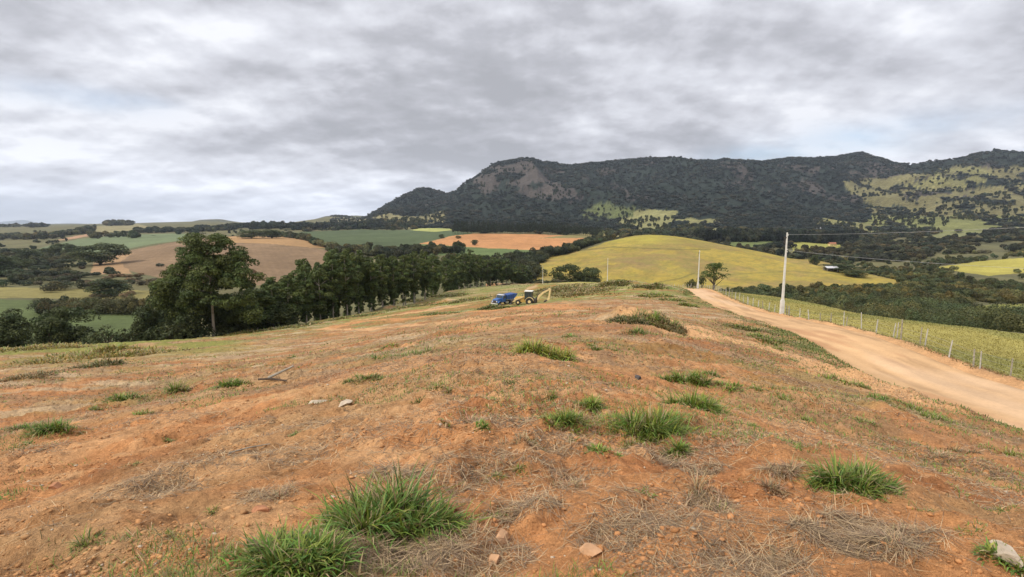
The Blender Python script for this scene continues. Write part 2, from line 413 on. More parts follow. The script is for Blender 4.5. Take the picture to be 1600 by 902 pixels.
# earth mounds
def mound(px, py, Y, rx, ry, h, rot=0):
    x0, y0, _ = pt(px, py, Y); j1 = np.searchsorted(YG, y0-ry*4); j2 = np.searchsorted(YG, y0+ry*4)
    X = X2[:, j1:j2]; Yq = Y2[:, j1:j2]; dx = X-x0; dy = Yq-y0
    c, s = math.cos(rot), math.sin(rot); u = (dx*c+dy*s)/rx; v = (-dx*s+dy*c)/ry
    Z2[:, j1:j2] += np.exp(-(u*u+v*v))*h*(.6+.8*fbm(X, Yq, max(.5, rx*.3), 3, int(px)))
for m_ in [(985,503,27.5,1.6,.8,.75,-.35),(1040,508,27,1.6,.7,.35,-.3),(781,484,86,2.6,1.0,.45,0),(764,482,87,1.8,1.0,.35,0),(965,443,108,6,3,.9,0),(1030,448,102,4,2,.8,0),
           (600,480,150,6,2,1.0,.3),(840,452,125,5,2,1.2,0),(700,462,140,6,2,1.0,.2),(430,592,16,1.0,.35,.30,0),(235,535,62,3.5,2,.7,0),(180,545,55,4,2,.6,0),
           (60,680,10,1.1,.4,.15,.2),(250,760,4.6,.55,.22,.16,.5),(1215,720,5.0,.25,.55,.2,-.3),(1350,790,3.9,.6,.2,.16,-.5),(850,640,7.5,.8,.4,.12,0),(700,705,5.4,.6,.3,.14,0),
           (1520,700,8.5,.5,1.2,.22,.4),(1450,650,12,.5,1.6,.25,.4),(1330,575,22,.6,2.5,.3,.5),(100,830,3.6,.35,.2,.12,0)]:
    mound(*m_)

def H(X, Y):
    X = np.asarray(X, float); Y = np.maximum(np.asarray(Y, float), .61)
    ti = np.interp(X/Y, TG, np.arange(nT)); yi = np.interp(np.log(Y), lnY, np.arange(nY))
    i = np.clip(ti.astype(int), 0, nT-2); j = np.clip(yi.astype(int), 0, nY-2); f = ti-i; g = yi-j
    return (Z2[i, j]*(1-f)+Z2[i+1, j]*f)*(1-g)+(Z2[i, j+1]*(1-f)+Z2[i+1, j+1]*f)*g
def ground_px(px, py, ymin=1.0, ymax=9000):
    """first point of the terrain seen in the direction of a photo pixel"""
    d = px_ray(px, py); Ys = np.exp(np.linspace(math.log(ymin), math.log(ymax), 2500))
    X = d[0]/d[1]*Ys; z = CAMZ+d[2]/d[1]*Ys; h = H(X, Ys); k = np.argmax(h > z)
    if k == 0: k = len(Ys)-1
    return float(X[k]), float(Ys[k]), float(h[k])

# ------------------------------------------------------------------ ground colours (albedo of soil, grass, crops; the mountain's also holds cloud shade)
PX2, PY2 = project(X2, Y2, BASEZ)
wob = lambda s, wl, a, seed: (fbm(X2, Y2, wl, 3, seed)-.5)*2*a
COL = np.zeros(X2.shape+(3,), np.float32)
def setc(mask, col, k=1.0):
    m = (mask*k)[..., None] if mask.dtype != bool else (mask.astype(np.float32)*k)[..., None]
    COL[:] = COL*(1-m)+np.array(col, np.float32)*m
soil = np.array([.45, .216, .090]); soil_red = np.array([.345, .148, .060]); soil_pale = np.array([.52, .30, .145])
straw = np.array([.36, .235, .115]); olive = np.array([.17, .175, .055]); gr = np.array([.075, .125, .03])
COL[:] = soil
n1 = fbm(X2, Y2, 2.2, 4, 51); n2_ = fbm(X2, Y2, .5, 3, 52); n3_ = fbm(X2*.35+Y2*.3, Y2-X2*.3, 1.3, 4, 53)
setc(smooth(.46, .60, n1)*smooth(.36, .55, fbm(X2, Y2, .7, 3, 57)), soil_red, .8); setc(smooth(.50, .62, n3_)*smooth(.38, .55, fbm(X2, Y2, .4, 3, 58)), soil_pale, .8)
COL *= (.86+.28*fbm(X2, Y2, .22, 2, 59))[..., None]
farn = smooth(9, 30, Y2)
strn = fbm(X2, Y2, 3.5, 5, 54)
setc(smooth(.50-.10*farn, .64-.08*farn, strn)*(.45+.35*farn), straw)
setc(smooth(14, 60, Y2)*.55, straw)
# green flush, stronger near the far crest
grn = fbm(X2*.5, Y2*1.4, 5.0, 5, 55); farg = smooth(45, 110, Y2)
setc(smooth(.56-.16*farg, .66-.12*farg, grn)*(.35+.5*farg)*smooth(6, 14, Y2), olive)
setc(smooth(.58-.16*farg, .66-.12*farg, fbm(X2, Y2*1.5, 9, 5, 56))*smooth(30, 80, Y2)*.75, np.array([.15, .185, .05]))
setc(smooth(.40, .56, fbm(X2*.8, Y2*1.3, 14, 5, 68))*smooth(58, 95, Y2)*.8, np.array([.19, .215, .06]))
stk = fbm(X2*.22+Y2*.05, Y2*1.6, 1.8, 5, 66)
setc(smooth(.50, .60, stk)*smooth(8, 25, Y2)*(1-smooth(150, 260, Y2)), soil_red*.88, .65)
setc(smooth(.40, .30, stk)*smooth(8, 25, Y2), np.array([.42, .31, .19]), .8)
setc(smooth(.52, .60, fbm(X2*.5, Y2*1.5, .9, 4, 67))*smooth(5, 15, Y2)*(1-smooth(60, 120, Y2)), np.array([.25, .165, .10]), .5)
# bare machine tracks across the hill (drawn on the ground where they run)
def track(pts, wd, col, k=.85):
    P = [ground_px(*p, 1.5, 400)[:2] for p in pts]; dm = np.full(X2.shape, 1e9)
    y0 = min(p[1] for p in P)-8; y1 = max(p[1] for p in P)+8; j1, j2 = np.searchsorted(YG, max(y0, .6)), np.searchsorted(YG, y1)
    Xs, Ys = X2[:, j1:j2], Y2[:, j1:j2]; d = np.full(Xs.shape, 1e9)
    for a, b in zip(P[:-1], P[1:]):
        ax, ay = a; bx, by = b; L2 = (bx-ax)**2+(by-ay)**2
        t = np.clip(((Xs-ax)*(bx-ax)+(Ys-ay)*(by-ay))/L2, 0, 1); d = np.minimum(d, np.hypot(Xs-ax-t*(bx-ax), Ys-ay-t*(by-ay)))
    wv = wd*(.7+.7*fbm(Xs, Ys, 3, 3, 60)); m = 1-smooth(wv*.6, wv*1.2, d)
    m = (m*k)[..., None]; COL[:, j1:j2] = COL[:, j1:j2]*(1-m)+np.asarray(col, np.float32)*m
track([(520,512),(560,503),(640,497),(740,487),(840,481),(900,482)], 2.6, soil*1.04)
track([(560,500),(620,492),(720,478)], 1.6, soil_pale)
track([(1048,501),(1110,520),(1190,543),(1270,566),(1350,600)], 2.4, soil_pale*1.12, .97)
track([(500,515),(620,510),(760,500),(880,490)], 1.2, soil_pale)
track([(0,735),(150,690),(330,640),(520,600),(640,575)], .5, soil_pale, .6)
track([(0,800),(200,770),(330,735),(520,690),(640,655)], .4, soil_pale, .6)
# sandy shoulders beside the road
setc((1-smooth(.2, 1.6, dr))*nearR, soil_pale*1.02, .9)
# verge greenery left of the road
vg = np.exp(-((-(X2-rc)-hw-1.8)/1.2)**2)*smooth(.42, .55, fbm(X2, Y2, 2.2, 3, 61))*(Y2 < 90)*(Y2 > 5)
setc(vg, olive*.9, .8)
# pasture right of the road
pasture_col = np.array([.33, .285, .085])
pm = smooth(1.7, 2.3, X2-(rc+hw))*nearR
pcol = pasture_col*(.90+.25*fbm(X2, Y2, 11, 4, 62))[..., None]
gm_ = smooth(.45, .62, fbm(X2, Y2, 16, 4, 63))[..., None]
pcol = pcol*(1-.6*gm_)+np.array([.20, .205, .06])*.6*gm_
COL[:] = COL*(1-pm[..., None])+pcol*pm[..., None]
# grass bank at the left crest
lb = smooth(38, 60, Y2)*(1-smooth(-.62, -.5, TG)[:, None])*smooth(.38, .5, fbm(X2, Y2, 8, 4, 64))
setc(lb, np.array([.20, .21, .05]), .85)

beyond = Y2 > CR2
COL[beyond] = (.105, .10, .05)
n_far = fbm(X2, Y2, 90, 5, 70); n_mid = fbm(X2, Y2, 35, 4, 71)
setc(beyond & (n_far > .52), (.13, .115, .055), .8)
setc(beyond*smooth(.5, .6, n_mid), (.16, .15, .07), .5)
FID = np.zeros(X2.shape, np.int8)      # 0 rough land, >0 named fields, used to split objects and keep trees out
FW1 = (fbm(X2, Y2, 45, 3, 80)-.5)*2; FW2 = (fbm(X2, Y2, 45, 3, 81)-.5)*2
def field(poly, d0, d1, col, fid, var=.12, ed=2.0, wl=60, rows=None):
    m = beyond & (Y2 > d0) & (Y2 < d1)
    ii, kk = np.nonzero(m); q = inpoly(PX2[ii, kk]+FW1[ii, kk]*ed, PY2[ii, kk]+FW2[ii, kk]*ed*.5, poly); ii = ii[q]; kk = kk[q]
    x, y = X2[ii, kk], Y2[ii, kk]
    c = np.array(col)*(1-var+2*var*fbm(x, y, wl, 4, 82+fid))[..., None]
    if rows: c = c*(1+rows[2]*np.sin((x*math.cos(rows[0])+y*math.sin(rows[0]))/rows[1]*6.28))[..., None]
    COL[ii, kk] = c; FID[ii, kk] = fid
GY = (.335, .25, .052)
# left valley
field([(-400,448),(0,449),(120,451),(262,455),(255,466),(120,468),(60,466),(-400,463)], 240, 420, (.22,.19,.07), 1, ed=1.5)
field([(-400,467),(0,468),(90,470),(252,472),(235,480),(150,500),(225,520),(100,545),(-400,560)], 140, 300, (.090,.112,.042), 2, ed=1)
field([(-400,485),(0,485),(225,487),(230,530),(-400,540)], 95, 235, (.085,.108,.040), 2, ed=1)
field([(38,397),(70,386),(120,374),(185,368),(290,365),(300,373),(250,380),(190,391),(110,400)], 500, 1500, (.135,.165,.085), 3, wl=120)
field([(85,376),(120,369),(150,363),(160,366),(110,374)], 1000, 2600, (.33,.20,.12), 4)
field([(140,354),(215,350),(235,355),(200,362),(150,364)], 1500, 4200, (.23,.20,.10), 5)
field([(175,400),(205,391),(290,375),(345,369),(430,370),(480,384),(525,394),(505,415),(455,445),(380,447),(255,436),(195,422)], 320, 1020, (.195,.130,.075), 6, rows=(.5, 7, .03))
field([(340,371),(400,366),(455,369),(520,388),(470,386),(420,381),(345,379)], 500, 1150, (.32,.195,.09), 7)
field([(150,404),(210,395),(190,408),(205,428),(140,430)], 350, 800, (.30,.19,.10), 8, ed=4)
# centre
field([(455,366),(480,362),(560,359),(690,360),(742,364),(700,372),(655,383),(610,390),(560,390),(510,386),(480,372)], 560, 1500, (.072,.094,.044), 9, wl=200, rows=(1.2, 9, .04))
field([(612,392),(655,383),(700,378),(760,383),(850,391),(900,396),(820,402),(700,400),(640,397)], 480, 850, (.105,.14,.052), 10)
field([(656,381),(700,370),(738,365),(830,366),(930,370),(918,381),(872,392),(800,390),(730,386)], 560, 1020, (.40,.20,.085), 11, rows=(.2, 6, .03))
field([(840,372),(930,364),(1000,366),(960,372)], 700, 1200, (.20,.17,.07), 12)
field([(640,360),(690,350),(740,344),(760,347),(720,358),(680,363)], 1100, 2300, (.30,.31,.10), 13)
field([(812,430),(822,408),(860,400),(915,390),(950,378),(1000,366),(1050,368),(1150,381),(1250,398),(1330,422),(1415,441),(1385,454),(1250,455),(1120,462),(1000,462),(845,455)], 300, 690, GY, 14, wl=45, ed=1.5)
field([(812,430),(816,400),(1000,455),(1140,462),(1140,475),(845,470)], 255, 480, GY, 14)
yh = FID == 14
def yset(m, col, k):
    m = (m*yh*k)[..., None]; COL[:] = COL*(1-m)+np.array(col, np.float32)*m
yset(smooth(.42, .62, fbm(X2, Y2, 38, 5, 91)), (.25, .175, .07), .75)
yset(np.exp(-((PX2-990)/95)**2-((PY2-412)/15)**2)*smooth(.30, .55, fbm(X2, Y2, 16, 4, 92)), (.21, .145, .070), .8)
yset(smooth(.46, .60, fbm(X2, Y2, 7, 4, 93)), (.21, .19, .05), .5)
yset(smooth(.50, .60, fbm(X2, Y2, 3.5, 3, 95)), (.17, .14, .05), .35)
yset(smooth(386, 374, PY2)*smooth(.3, .6, fbm(X2, Y2, 30, 3, 94)), (.30, .27, .05), .6)
def yline(pts, wpx=.8, k=.6):
    d = np.full(X2.shape, 1e3, np.float32); ii, kk = np.nonzero(yh); a_ = PX2[ii, kk]; b_ = PY2[ii, kk]; q = np.full(a_.shape, 1e3)
    for (ax, ay), (bx, by) in zip(pts[:-1], pts[1:]):
        t_ = np.clip(((a_-ax)*(bx-ax)+(b_-ay)*(by-ay))/((bx-ax)**2+(by-ay)**2), 0, 1); q = np.minimum(q, np.hypot(a_-ax-t_*(bx-ax), b_-ay-t_*(by-ay)))
    d[ii, kk] = q; yset((1-smooth(wpx*.5, wpx*1.6, d)), (.10, .095, .035), k)
yline([(850,402),(900,392),(960,386),(1010,388),(1060,390),(1110,390)]); yline([(1030,441),(1060,436),(1085,427)]); yline([(1130,430),(1180,427),(1240,424),(1330,430)], .7, .4)
field([(1232,377),(1316,380),(1312,393),(1240,394)], 560, 1100, (.27,.26,.07), 15)
field([(1130,378),(1180,374),(1240,377),(1235,384),(1150,388)], 700, 1200, (.13,.155,.055), 16)
field([(1455,419),(1530,408),(1600,403),(1900,395),(1900,420),(1600,426),(1545,431)], 300, 800, (.32,.28,.065), 17)
field([(1488,480),(1560,476),(1700,474),(1700,500),(1600,502),(1540,498)], 120, 420, (.20,.20,.055), 18, ed=3)
field([(1440,372),(1490,360),(1560,362),(1480,376)], 700, 1500, (.17,.17,.075), 19, ed=4)
# mountain cover: dark forest colour, with the cloud shadow put into it
mz_m = (Y2 > D8*.93) & beyond & (TG[:, None] > -.36)
COL[mz_m] = (.022, .030, .024)
rockn = fbm(X2, Z2*1.5+Y2*.2, 120, 5, 101)
rk = mz_m & inpoly(PX2, PY2, [(690,318),(725,290),(770,262),(830,252),(850,275),(905,302),(880,312),(760,308),(720,315)]) & (rockn > .46)
COL[rk] = (.075, .064, .056)
rk2 = mz_m & (rockn > .64) & (Z2 > 90)
COL[rk2] = (.065, .056, .050)
grs = np.zeros(X2.shape, bool)
gnoise = fbm(X2, Y2*.6, 150, 5, 103); gnoise2 = fbm(X2, Y2*.5, 60, 4, 104)
def mgrass(poly, th, col):
    w1 = (gnoise-.5)*34; w2 = (gnoise2-.5)*22
    m = mz_m & inpoly(PX2+w1, PY2+w2, poly) & (gnoise2 > th)
    c = np.array(col)*(.8+.4*gnoise)[..., None]; COL[m] = c[m]; grs[m] = True
mgrass([(555,360),(585,338),(610,332),(650,338),(700,330),(700,345),(640,362)], .36, (.20,.18,.09))
mgrass([(440,352),(500,336),(560,338),(590,345),(560,358)], .3, (.19,.17,.10))
mgrass([(960,350),(1010,330),(1080,335),(1120,345),(1130,365),(1040,372),(960,368)], .42, (.21,.20,.085))
mgrass([(900,335),(940,322),(1000,325),(990,345),(930,345)], .45, (.10,.115,.045))
mgrass([(1320,285),(1330,300),(1375,350),(1440,370),(1500,365),(1620,350),(1900,350),(1900,260),(1500,262),(1440,272),(1400,280)], .38, (.155,.14,.065))
mgrass([(1420,290),(1460,272),(1530,262),(1560,285),(1460,292)], .3, (.19,.18,.075))
mgrass([(1250,352),(1300,345),(1440,355),(1430,368),(1320,370)], .44, (.20,.19,.08))
mgrass([(1350,345),(1420,335),(1540,340),(1700,330),(1700,370),(1400,372)], .36, (.17,.175,.065))
mgrass([(560,360),(600,345),(640,352),(620,362)], .3, (.22,.20,.10))
FOREST = mz_m & ~grs & ~rk
# split the sheet
def jj(a, b): return
Yc = Y2[:-1, :-1]; fid_f = FID[:-1, :-1]; bey_f = beyond[:-1, :-1]; mnt_f = mz_m[:-1, :-1]; rt_f = (X2[:-1, :-1] > (rc+hw)[:-1, :-1]+1.6) & nearR[:-1, :-1] & (Yc > -50)
idx = np.arange(nT*nY).reshape(nT, nY)
QA = np.stack([idx[:-1, :-1], idx[1:, :-1], idx[1:, 1:], idx[:-1, 1:]], -1)
cls = np.zeros(Yc.shape, np.int16)
cls[~bey_f & rt_f] = 1
cls[bey_f & (fid_f == 0)] = 2
cls[bey_f & (fid_f > 0)] = 100+fid_f[bey_f & (fid_f > 0)]
cls[mnt_f & (fid_f == 0)] = 3
names = {0: ('ground', M_soil), 1: ('pasture', M_past), 2: ('valley_floor', M_farm), 3: ('mountain', M_mount)}
fnames = {1:'pale_meadow',2:'green_meadow',3:'green_crop_field',4:'tan_field',5:'hilltop_field',6:'ploughed_field',7:'stubble_field',8:'eroded_bank',9:'dark_green_crop_field',10:'green_strip_field',
          11:'bare_orange_field',12:'fallow_field',13:'mountain_foot_meadow',14:'yellow_pasture_hill',15:'small_yellow_field',16:'dark_crop_field',17:'valley_meadow',18:'lower_meadow',19:'upper_meadow'}
VV = np.stack([X2, Y2, Z2], -1).reshape(-1, 3); CC = COL.reshape(-1, 3)
for c in np.unique(cls):
    q = QA[cls == c]; u, inv = np.unique(q.ravel(), return_inverse=True); q2 = inv.reshape(-1, 4)
    V = VV[u]; K = CC[u]
    if c == 0:   # ground behind and under the viewer
        gx, gy = np.meshgrid(np.linspace(-90, 90, 91), np.concatenate([np.linspace(-90, -2, 45), np.linspace(-1.5, .62, 4)]), indexing='ij')
        gz = tps(gx, gy)-.02; b = len(V); a2 = np.arange(gx.size).reshape(gx.shape)+b
        V = np.concatenate([V, np.stack([gx, gy, gz], -1).reshape(-1, 3)]); K = np.concatenate([K, np.tile(soil, (gx.size, 1))])
        q2 = np.concatenate([q2, np.stack([a2[:-1, :-1], a2[1:, :-1], a2[1:, 1:], a2[:-1, 1:]], -1).reshape(-1, 4)])
    nm, mt_ = names.get(int(c), (fnames.get(int(c)-100, 'field'), M_past if int(c) in (114,) else M_farm))
    me = mesh_np(nm, V, quads=q2, col=K, mats=(mt_,))
    tag(link(nm, me), kind='structure')

# distant blue ridges
def ridge(name, pts, Y0, thick, col, seed):
    pxs = np.linspace(pts[0][0], pts[-1][0], 260); ys = np.interp(pxs, [p[0] for p in pts], [p[1] for p in pts])
    rows = []; prof_ = [(-.9, -1.0), (-.6, .25), (-.35, .55), (-.15, .85), (0, 1), (.2, .8), (1, -1.0)]
    for k, (o, h) in enumerate(prof_):
        r = []
        for i, (a, b) in enumerate(zip(pxs, ys)):
            d = px_ray(a, b); d2 = d/d[1]; Yk = Y0+o*thick
            top = CAMZ+d2[2]*Y0 + (float(vnoise(np.array(i*.15), np.array(k*.7), seed))-.5)*Y0*.0022
            base = -60.0
            z = base+(top-base)*max(h, 0)
            r.append((d2[0]*Yk, Yk, z if h > 0 else -70))
        rows.append(r)
    V = np.array(rows).reshape(-1, 3); n = len(pxs); a2 = np.arange(len(V)).reshape(len(rows), n)
    q = np.stack([a2[:-1, :-1], a2[:-1, 1:], a2[1:, 1:], a2[1:, :-1]], -1).reshape(-1, 4)
    me = mesh_np(name, V, quads=q, col=np.tile(col, (len(V), 1)), mats=(M_mount,))
    tag(link(name, me), kind='structure')
ridge('distant_hills', [(-900,352),(-300,348),(-60,350),(0,347),(35,344),(70,350),(110,349),(180,353),(300,352),(380,350),(412,346),(450,349),(520,353),(640,352)], 17000, 2200, (.06, .07, .05), 3)
ridge('far_hills', [(-900,352),(-200,353),(0,354),(150,352),(280,350),(310,344),(345,343),(385,349),(430,352),(480,345),(510,337),(560,337),(600,342),(640,348)], 5200, 900, (.10, .10, .055), 5)

# ------------------------------------------------------------------ dirt road
def build_road():
    ys = np.concatenate([np.arange(-60, 10, 2.0), np.arange(10, 70, .25), np.arange(70, 345, .6)]); n = 33
    L = road_L(ys)-.45-.5*fbm(ys, ys*0, 2.2, 3, 201); Rr = road_R(ys)+.25+.35*fbm(ys, ys*0+9, 1.7, 3, 202)
    u = np.linspace(0, 1, n); X = L[:, None]*(1-u)+Rr[:, None]*u; Y = np.repeat(ys[:, None], n, 1)
    bz = np.where(Y > .62, H(X, np.maximum(Y, .62)), tps(X, Y))
    z = np.repeat(road_z(ys)[:, None], n, 1); e = np.minimum(u, 1-u)
    z = z + .05 - .0*e + (-.035*np.exp(-((u-.36)/.05)**2)-.035*np.exp(-((u-.62)/.05)**2)) + (fbm(X, Y, 1.2, 4, 203)-.5)*.06
    edge = smooth(0, .09, e)[None, :]
    z = z*edge + (bz-.06)*(1-edge)
    c = np.array([.50, .315, .165])*(.86+.28*fbm(X*1.5, Y*.25, 1.6, 4, 204))[..., None]
    tr = (np.exp(-((u-.36)/.06)**2)+np.exp(-((u-.62)/.06)**2))[None, :, None]
    c = c*(1+.12*tr); rd = smooth(.55, .68, fbm(X, Y*.3, 2.4, 4, 205))[..., None]
    c = c*(1-.6*rd)+np.array([.38, .20, .10])*.6*rd
    rut = smooth(.50, .62, fbm((u*9)[None, :]+.4*fbm(Y, Y*0, 6, 2, 207)*4, Y*.10, 1.0, 4, 206)); c = c*(1-.22*rut[..., None]); z = z-.03*rut*edge
    pale = smooth(.55, .7, fbm(X, Y*.25, 3.5, 3, 208))[..., None]; c = c*(1-.5*pale)+np.array([.60, .42, .27])*.5*pale
    side = np.exp(-(np.minimum(u, 1-u)/.09)**2)[None, :, None]; c = c*(1-.45*side*smooth(.3, .6, fbm(X, Y, .8, 3, 209))[..., None])
    a = np.arange(X.size).reshape(X.shape); q = np.stack([a[:-1, :-1], a[:-1, 1:], a[1:, 1:], a[1:, :-1]], -1).reshape(-1, 4)
    me = mesh_np('dirt_road', np.stack([X, Y, z], -1).reshape(-1, 3), quads=q, col=c.reshape(-1, 3), mats=(M_road,))
    tag(link('dirt_road', me), kind='structure')
build_road()

# ------------------------------------------------------------------ vegetation generators
def unit(v): return v/np.maximum(np.linalg.norm(v, axis=-1, keepdims=True), 1e-9)
def leaves(cen, nrm, size, col, asp=.55):
    n = len(cen); r = rng.normal(size=(n, 3)); u = unit(np.cross(nrm, r)); v = np.cross(nrm, u)
    s = size[:, None]; a = u*s; b = v*s*asp
    V = np.stack([cen-a, cen-b, cen+a, cen+b], 1).reshape(-1, 3)
    return V, np.arange(n*4).reshape(-1, 4), np.repeat(col, 4, 0)
def puffs(clumps, per, leaf, base=(.045, .075, .022), jit=.5, light=1.0):
    """leaf faces around a list of clumps (x,y,z,rx,rz)"""
    cs, ns, ss, ks = [], [], [], []
    for (x, y, z, rx, rz) in clumps:
        k = max(6, int(per*rx*rz)); d = unit(rng.normal(size=(k, 3))); d[:, 2] = np.where(d[:, 2] < -.5, -d[:, 2], d[:, 2])
        rad = rng.uniform(.55, 1.08, k)**.6
        p = d*rad[:, None]*np.array([rx, rx, rz])+np.array([x, y, z]); cs.append(p)
        ns.append(unit(d+rng.normal(size=(k, 3))*jit)); ss.append(leaf*rng.uniform(.55, 1.35, k))
        tone = light*rng.uniform(.72, 1.3); hue = rng.uniform(-.12, .12)
        c = np.array(base)*tone*np.array([1+hue, 1, 1-hue]); ks.append(c*rng.uniform(.65, 1.4, (k, 1)))
    return leaves(np.concatenate(cs), np.concatenate(ns), np.concatenate(ss), np.concatenate(ks))
def tube(pts, rad, n=7):
    pts = np.array(pts, float); V = []; 
    for i, p in enumerate(pts):
        d = unit(pts[min(i+1, len(pts)-1)]-pts[max(i-1, 0)]); a = unit(np.cross(d, [0.3, 1, .1])); b = np.cross(d, a)
        th = np.linspace(0, 2*math.pi, n, endpoint=False); V.append(p+rad[i]*(np.cos(th)[:, None]*a+np.sin(th)[:, None]*b))
    m = len(pts); a2 = np.arange(m*n).reshape(m, n); a3 = np.roll(a2, -1, 1)
    q = np.stack([a2[:-1], a3[:-1], a3[1:], a2[1:]], -1).reshape(-1, 4)
    return np.concatenate(V), q
def join(parts):
    V, Q, K = [], [], []; b = 0
    for v, q, *k in parts:
        V.append(v); Q.append(q+b); b += len(v)
        if k: K.append(k[0])
    return np.concatenate(V), np.concatenate(Q), (np.concatenate(K) if K else None)
def wood(h, r0, limbs, lean=.02, n=7):
    """tapered trunk of height h and limbs [(z0, dx, dy, dz, r)]"""
    k = 9; ph = random.uniform(0, 6.28); P = []
    for i in range(k):
        f = i/(k-1); P.append((math.sin(f*3+ph)*lean*h*f, math.cos(f*2.3+ph)*lean*h*f, f*h))
    parts = [tube(P, [r0*(1.35 if i == 0 else 1)*(1-.82*i/(k-1)) for i in range(k)], n)]
    for z0, dx, dy, dz, r in limbs:
        i = min(int(z0/h*(k-1)), k-1); a = np.array(P[i]); b = a+np.array([dx, dy, dz])
        mid = (a+b)/2+np.array([dx*.12, dy*.12, dz*.18-.1]); parts.append(tube([a, mid, b], [r, r*.7, r*.3], 5))
    return join(parts)[:2], P
PROTO = {}
def proto_tree(kind, seed):
    """returns (crown_mesh, trunk_mesh, height, width) of a prototype; shapes differ per kind"""
    key = (kind, seed)
    if key in PROTO: return PROTO[key]
    global rng
    rs = rng; rng = np.random.default_rng(1000+seed*13+hash_kind(kind)); random.seed(seed*7+hash_kind(kind))
    cl = []; limbs = []
    if kind == 'eucalyptus':
        h = 20.; lo = random.uniform(.26, .38)
        nc = 46
        for i in range(nc):
            f = lo+(1-lo)*(i+.5)/nc; rr = 2.5*math.sin(math.pi*min(1, (1-f)/(1-lo)*.9+.1))**.7
            a = random.uniform(0, 6.28); d = rr*random.uniform(.25, .95)
            s = random.uniform(.75, 1.25)*(.55+.6*(1-f)); s = max(s, .55)
            cl.append((math.cos(a)*d, math.sin(a)*d, f*h-.5, s*1.05, s*1.15))
            if i % 3 == 0: limbs.append((f*h*.92, math.cos(a)*d, math.sin(a)*d, f*h*.08+.3, .06))
        for i in range(7): # wisps down the trunk
            a = random.uniform(0, 6.28); cl.append((math.cos(a)*.8, math.sin(a)*.8, random.uniform(.12, lo)*h, .45, .6))
        W, _ = wood(h*.97, .15, limbs, .012); per, leaf, base = 150, .27, (.092, .118, .034)
    elif kind == 'hero':
        h = 21.; 
        P = [(-1.5,0,19.0,2.6,1.6),(1.4,0,18.4,2.7,1.8),(-3.3,.4,17.0,2.5,1.8),(3.6,.2,16.6,2.6,1.9),(0,-1.6,16.6,2.5,1.9),(0,1.8,16.2,2.7,2.0),(5.6,.6,14.6,2.6,1.9),(-3.9,-.6,14.6,2.4,1.8),(1.8,-1.2,14.2,2.3,1.7),
             (7.0,0,12.2,2.4,1.9),(5.2,-1.6,11.6,2.2,1.7),(-6.2,.3,12.6,2.5,1.7),(-7.6,-.4,10.2,2.5,1.8),(-5.6,-1.4,10.6,2.3,1.7),(-1.4,-1.4,11.6,2.0,1.5),(2.4,1.2,11.2,2.2,1.6),(6.6,-1,8.8,2.3,1.8),
             (-8.2,.2,7.4,2.4,1.9),(-5.6,1.6,7.6,2.5,1.9),(-3.0,-1.6,8.2,2.1,1.6),(3.4,-1.6,8.0,2.1,1.6),(5.4,1,5.6,2.4,1.8),(-6.8,0,4.6,2.4,1.8),(-4.0,0,4.4,2.2,1.7),(7.6,0,5.2,2.1,1.8),(3.0,2.2,5.0,2.3,1.8),
             (-.4,2.4,8.0,2.2,1.9),(.2,2.2,12.6,2.3,1.9),(-1.6,2.0,5.0,2.3,2.0),(.2,-2.2,13.0,2.1,1.5),(-.6,-2.3,10.2,2.0,1.4),(1.0,-2.0,8.2,1.8,1.3),(-1.8,-1.4,6.6,1.8,1.3),(0,.4,14.8,2.4,1.8),(3.8,0,13.2,2.2,1.7)]
        for (x, y, z, a, b) in P:
            for q in range(9):
                dd = unit(np.array([random.gauss(0, 1), random.gauss(0, 1), random.gauss(0, 1)]))
                s = random.uniform(.40, .66); cl.append((x+dd[0]*a*.70, y+dd[1]*a*.70, z+dd[2]*b*.70, a*s, b*s*.95))
            limbs.append((max(z-3.0, 1.5), x*.8, y*.8, 2.4, .09)) if z > 13 else None
        W, _ = wood(h*.94, .30, limbs, .012, 9); per, leaf, base = 145, .21, (.085, .108, .030)
    elif kind == 'roundtree':
        h = 10.
        for i in range(44):
            a = random.uniform(0, 6.28); f = random.uniform(0, 1)**.6; e = random.uniform(-.95, 1)
            rr = 4.2*math.sqrt(max(0, 1-e*e*.8))*f
            s = random.uniform(.9, 1.6); cl.append((math.cos(a)*rr, math.sin(a)*rr, 5.6+e*3.3, s*1.15, s*.95))
        for i in range(7):
            a = i*.9; limbs.append((2.2, math.cos(a)*2.6, math.sin(a)*2.6, 3.2, .14))
        W, _ = wood(6.5, .32, limbs, .03); per, leaf, base = 60, .27, (.066, .082, .029)
    elif kind == 'roadtree':
        h = 6.6
        for i in range(46):
            a = random.uniform(0, 6.28); f = random.uniform(.1, 1); e = random.uniform(-.9, 1)
            rr = 2.5*math.sqrt(max(.05, 1-e*e*.85))*f; s = random.uniform(.38, .75)
            cl.append((math.cos(a)*rr+.4, math.sin(a)*rr, 4.3+e*2.0, s*1.2, s*.8))
        for i in range(8):
            a = i*.8; limbs.append((1.6+.2*i, math.cos(a)*1.8+.3, math.sin(a)*1.8, 1.9, .08))
        W, _ = wood(5.0, .22, limbs, .04); per, leaf, base = 140, .15, (.085, .115, .032)
    elif kind == 'bush':
        h = 3.2
        for i in range(14):
            a = random.uniform(0, 6.28); rr = random.uniform(0, 1.7); s = random.uniform(.6, 1.0)
            cl.append((math.cos(a)*rr, math.sin(a)*rr, .8+random.uniform(0, 1.6)*(1-rr/2.6), s, s*.8))
        for i in range(5): limbs.append((.4, math.cos(i*1.3)*1.1, math.sin(i*1.3)*1.1, 1.4, .05))
        W, _ = wood(1.6, .10, limbs, .05); per, leaf, base = 70, .17, (.066, .078, .028)
    elif kind == 'plantation':
        h = 20.
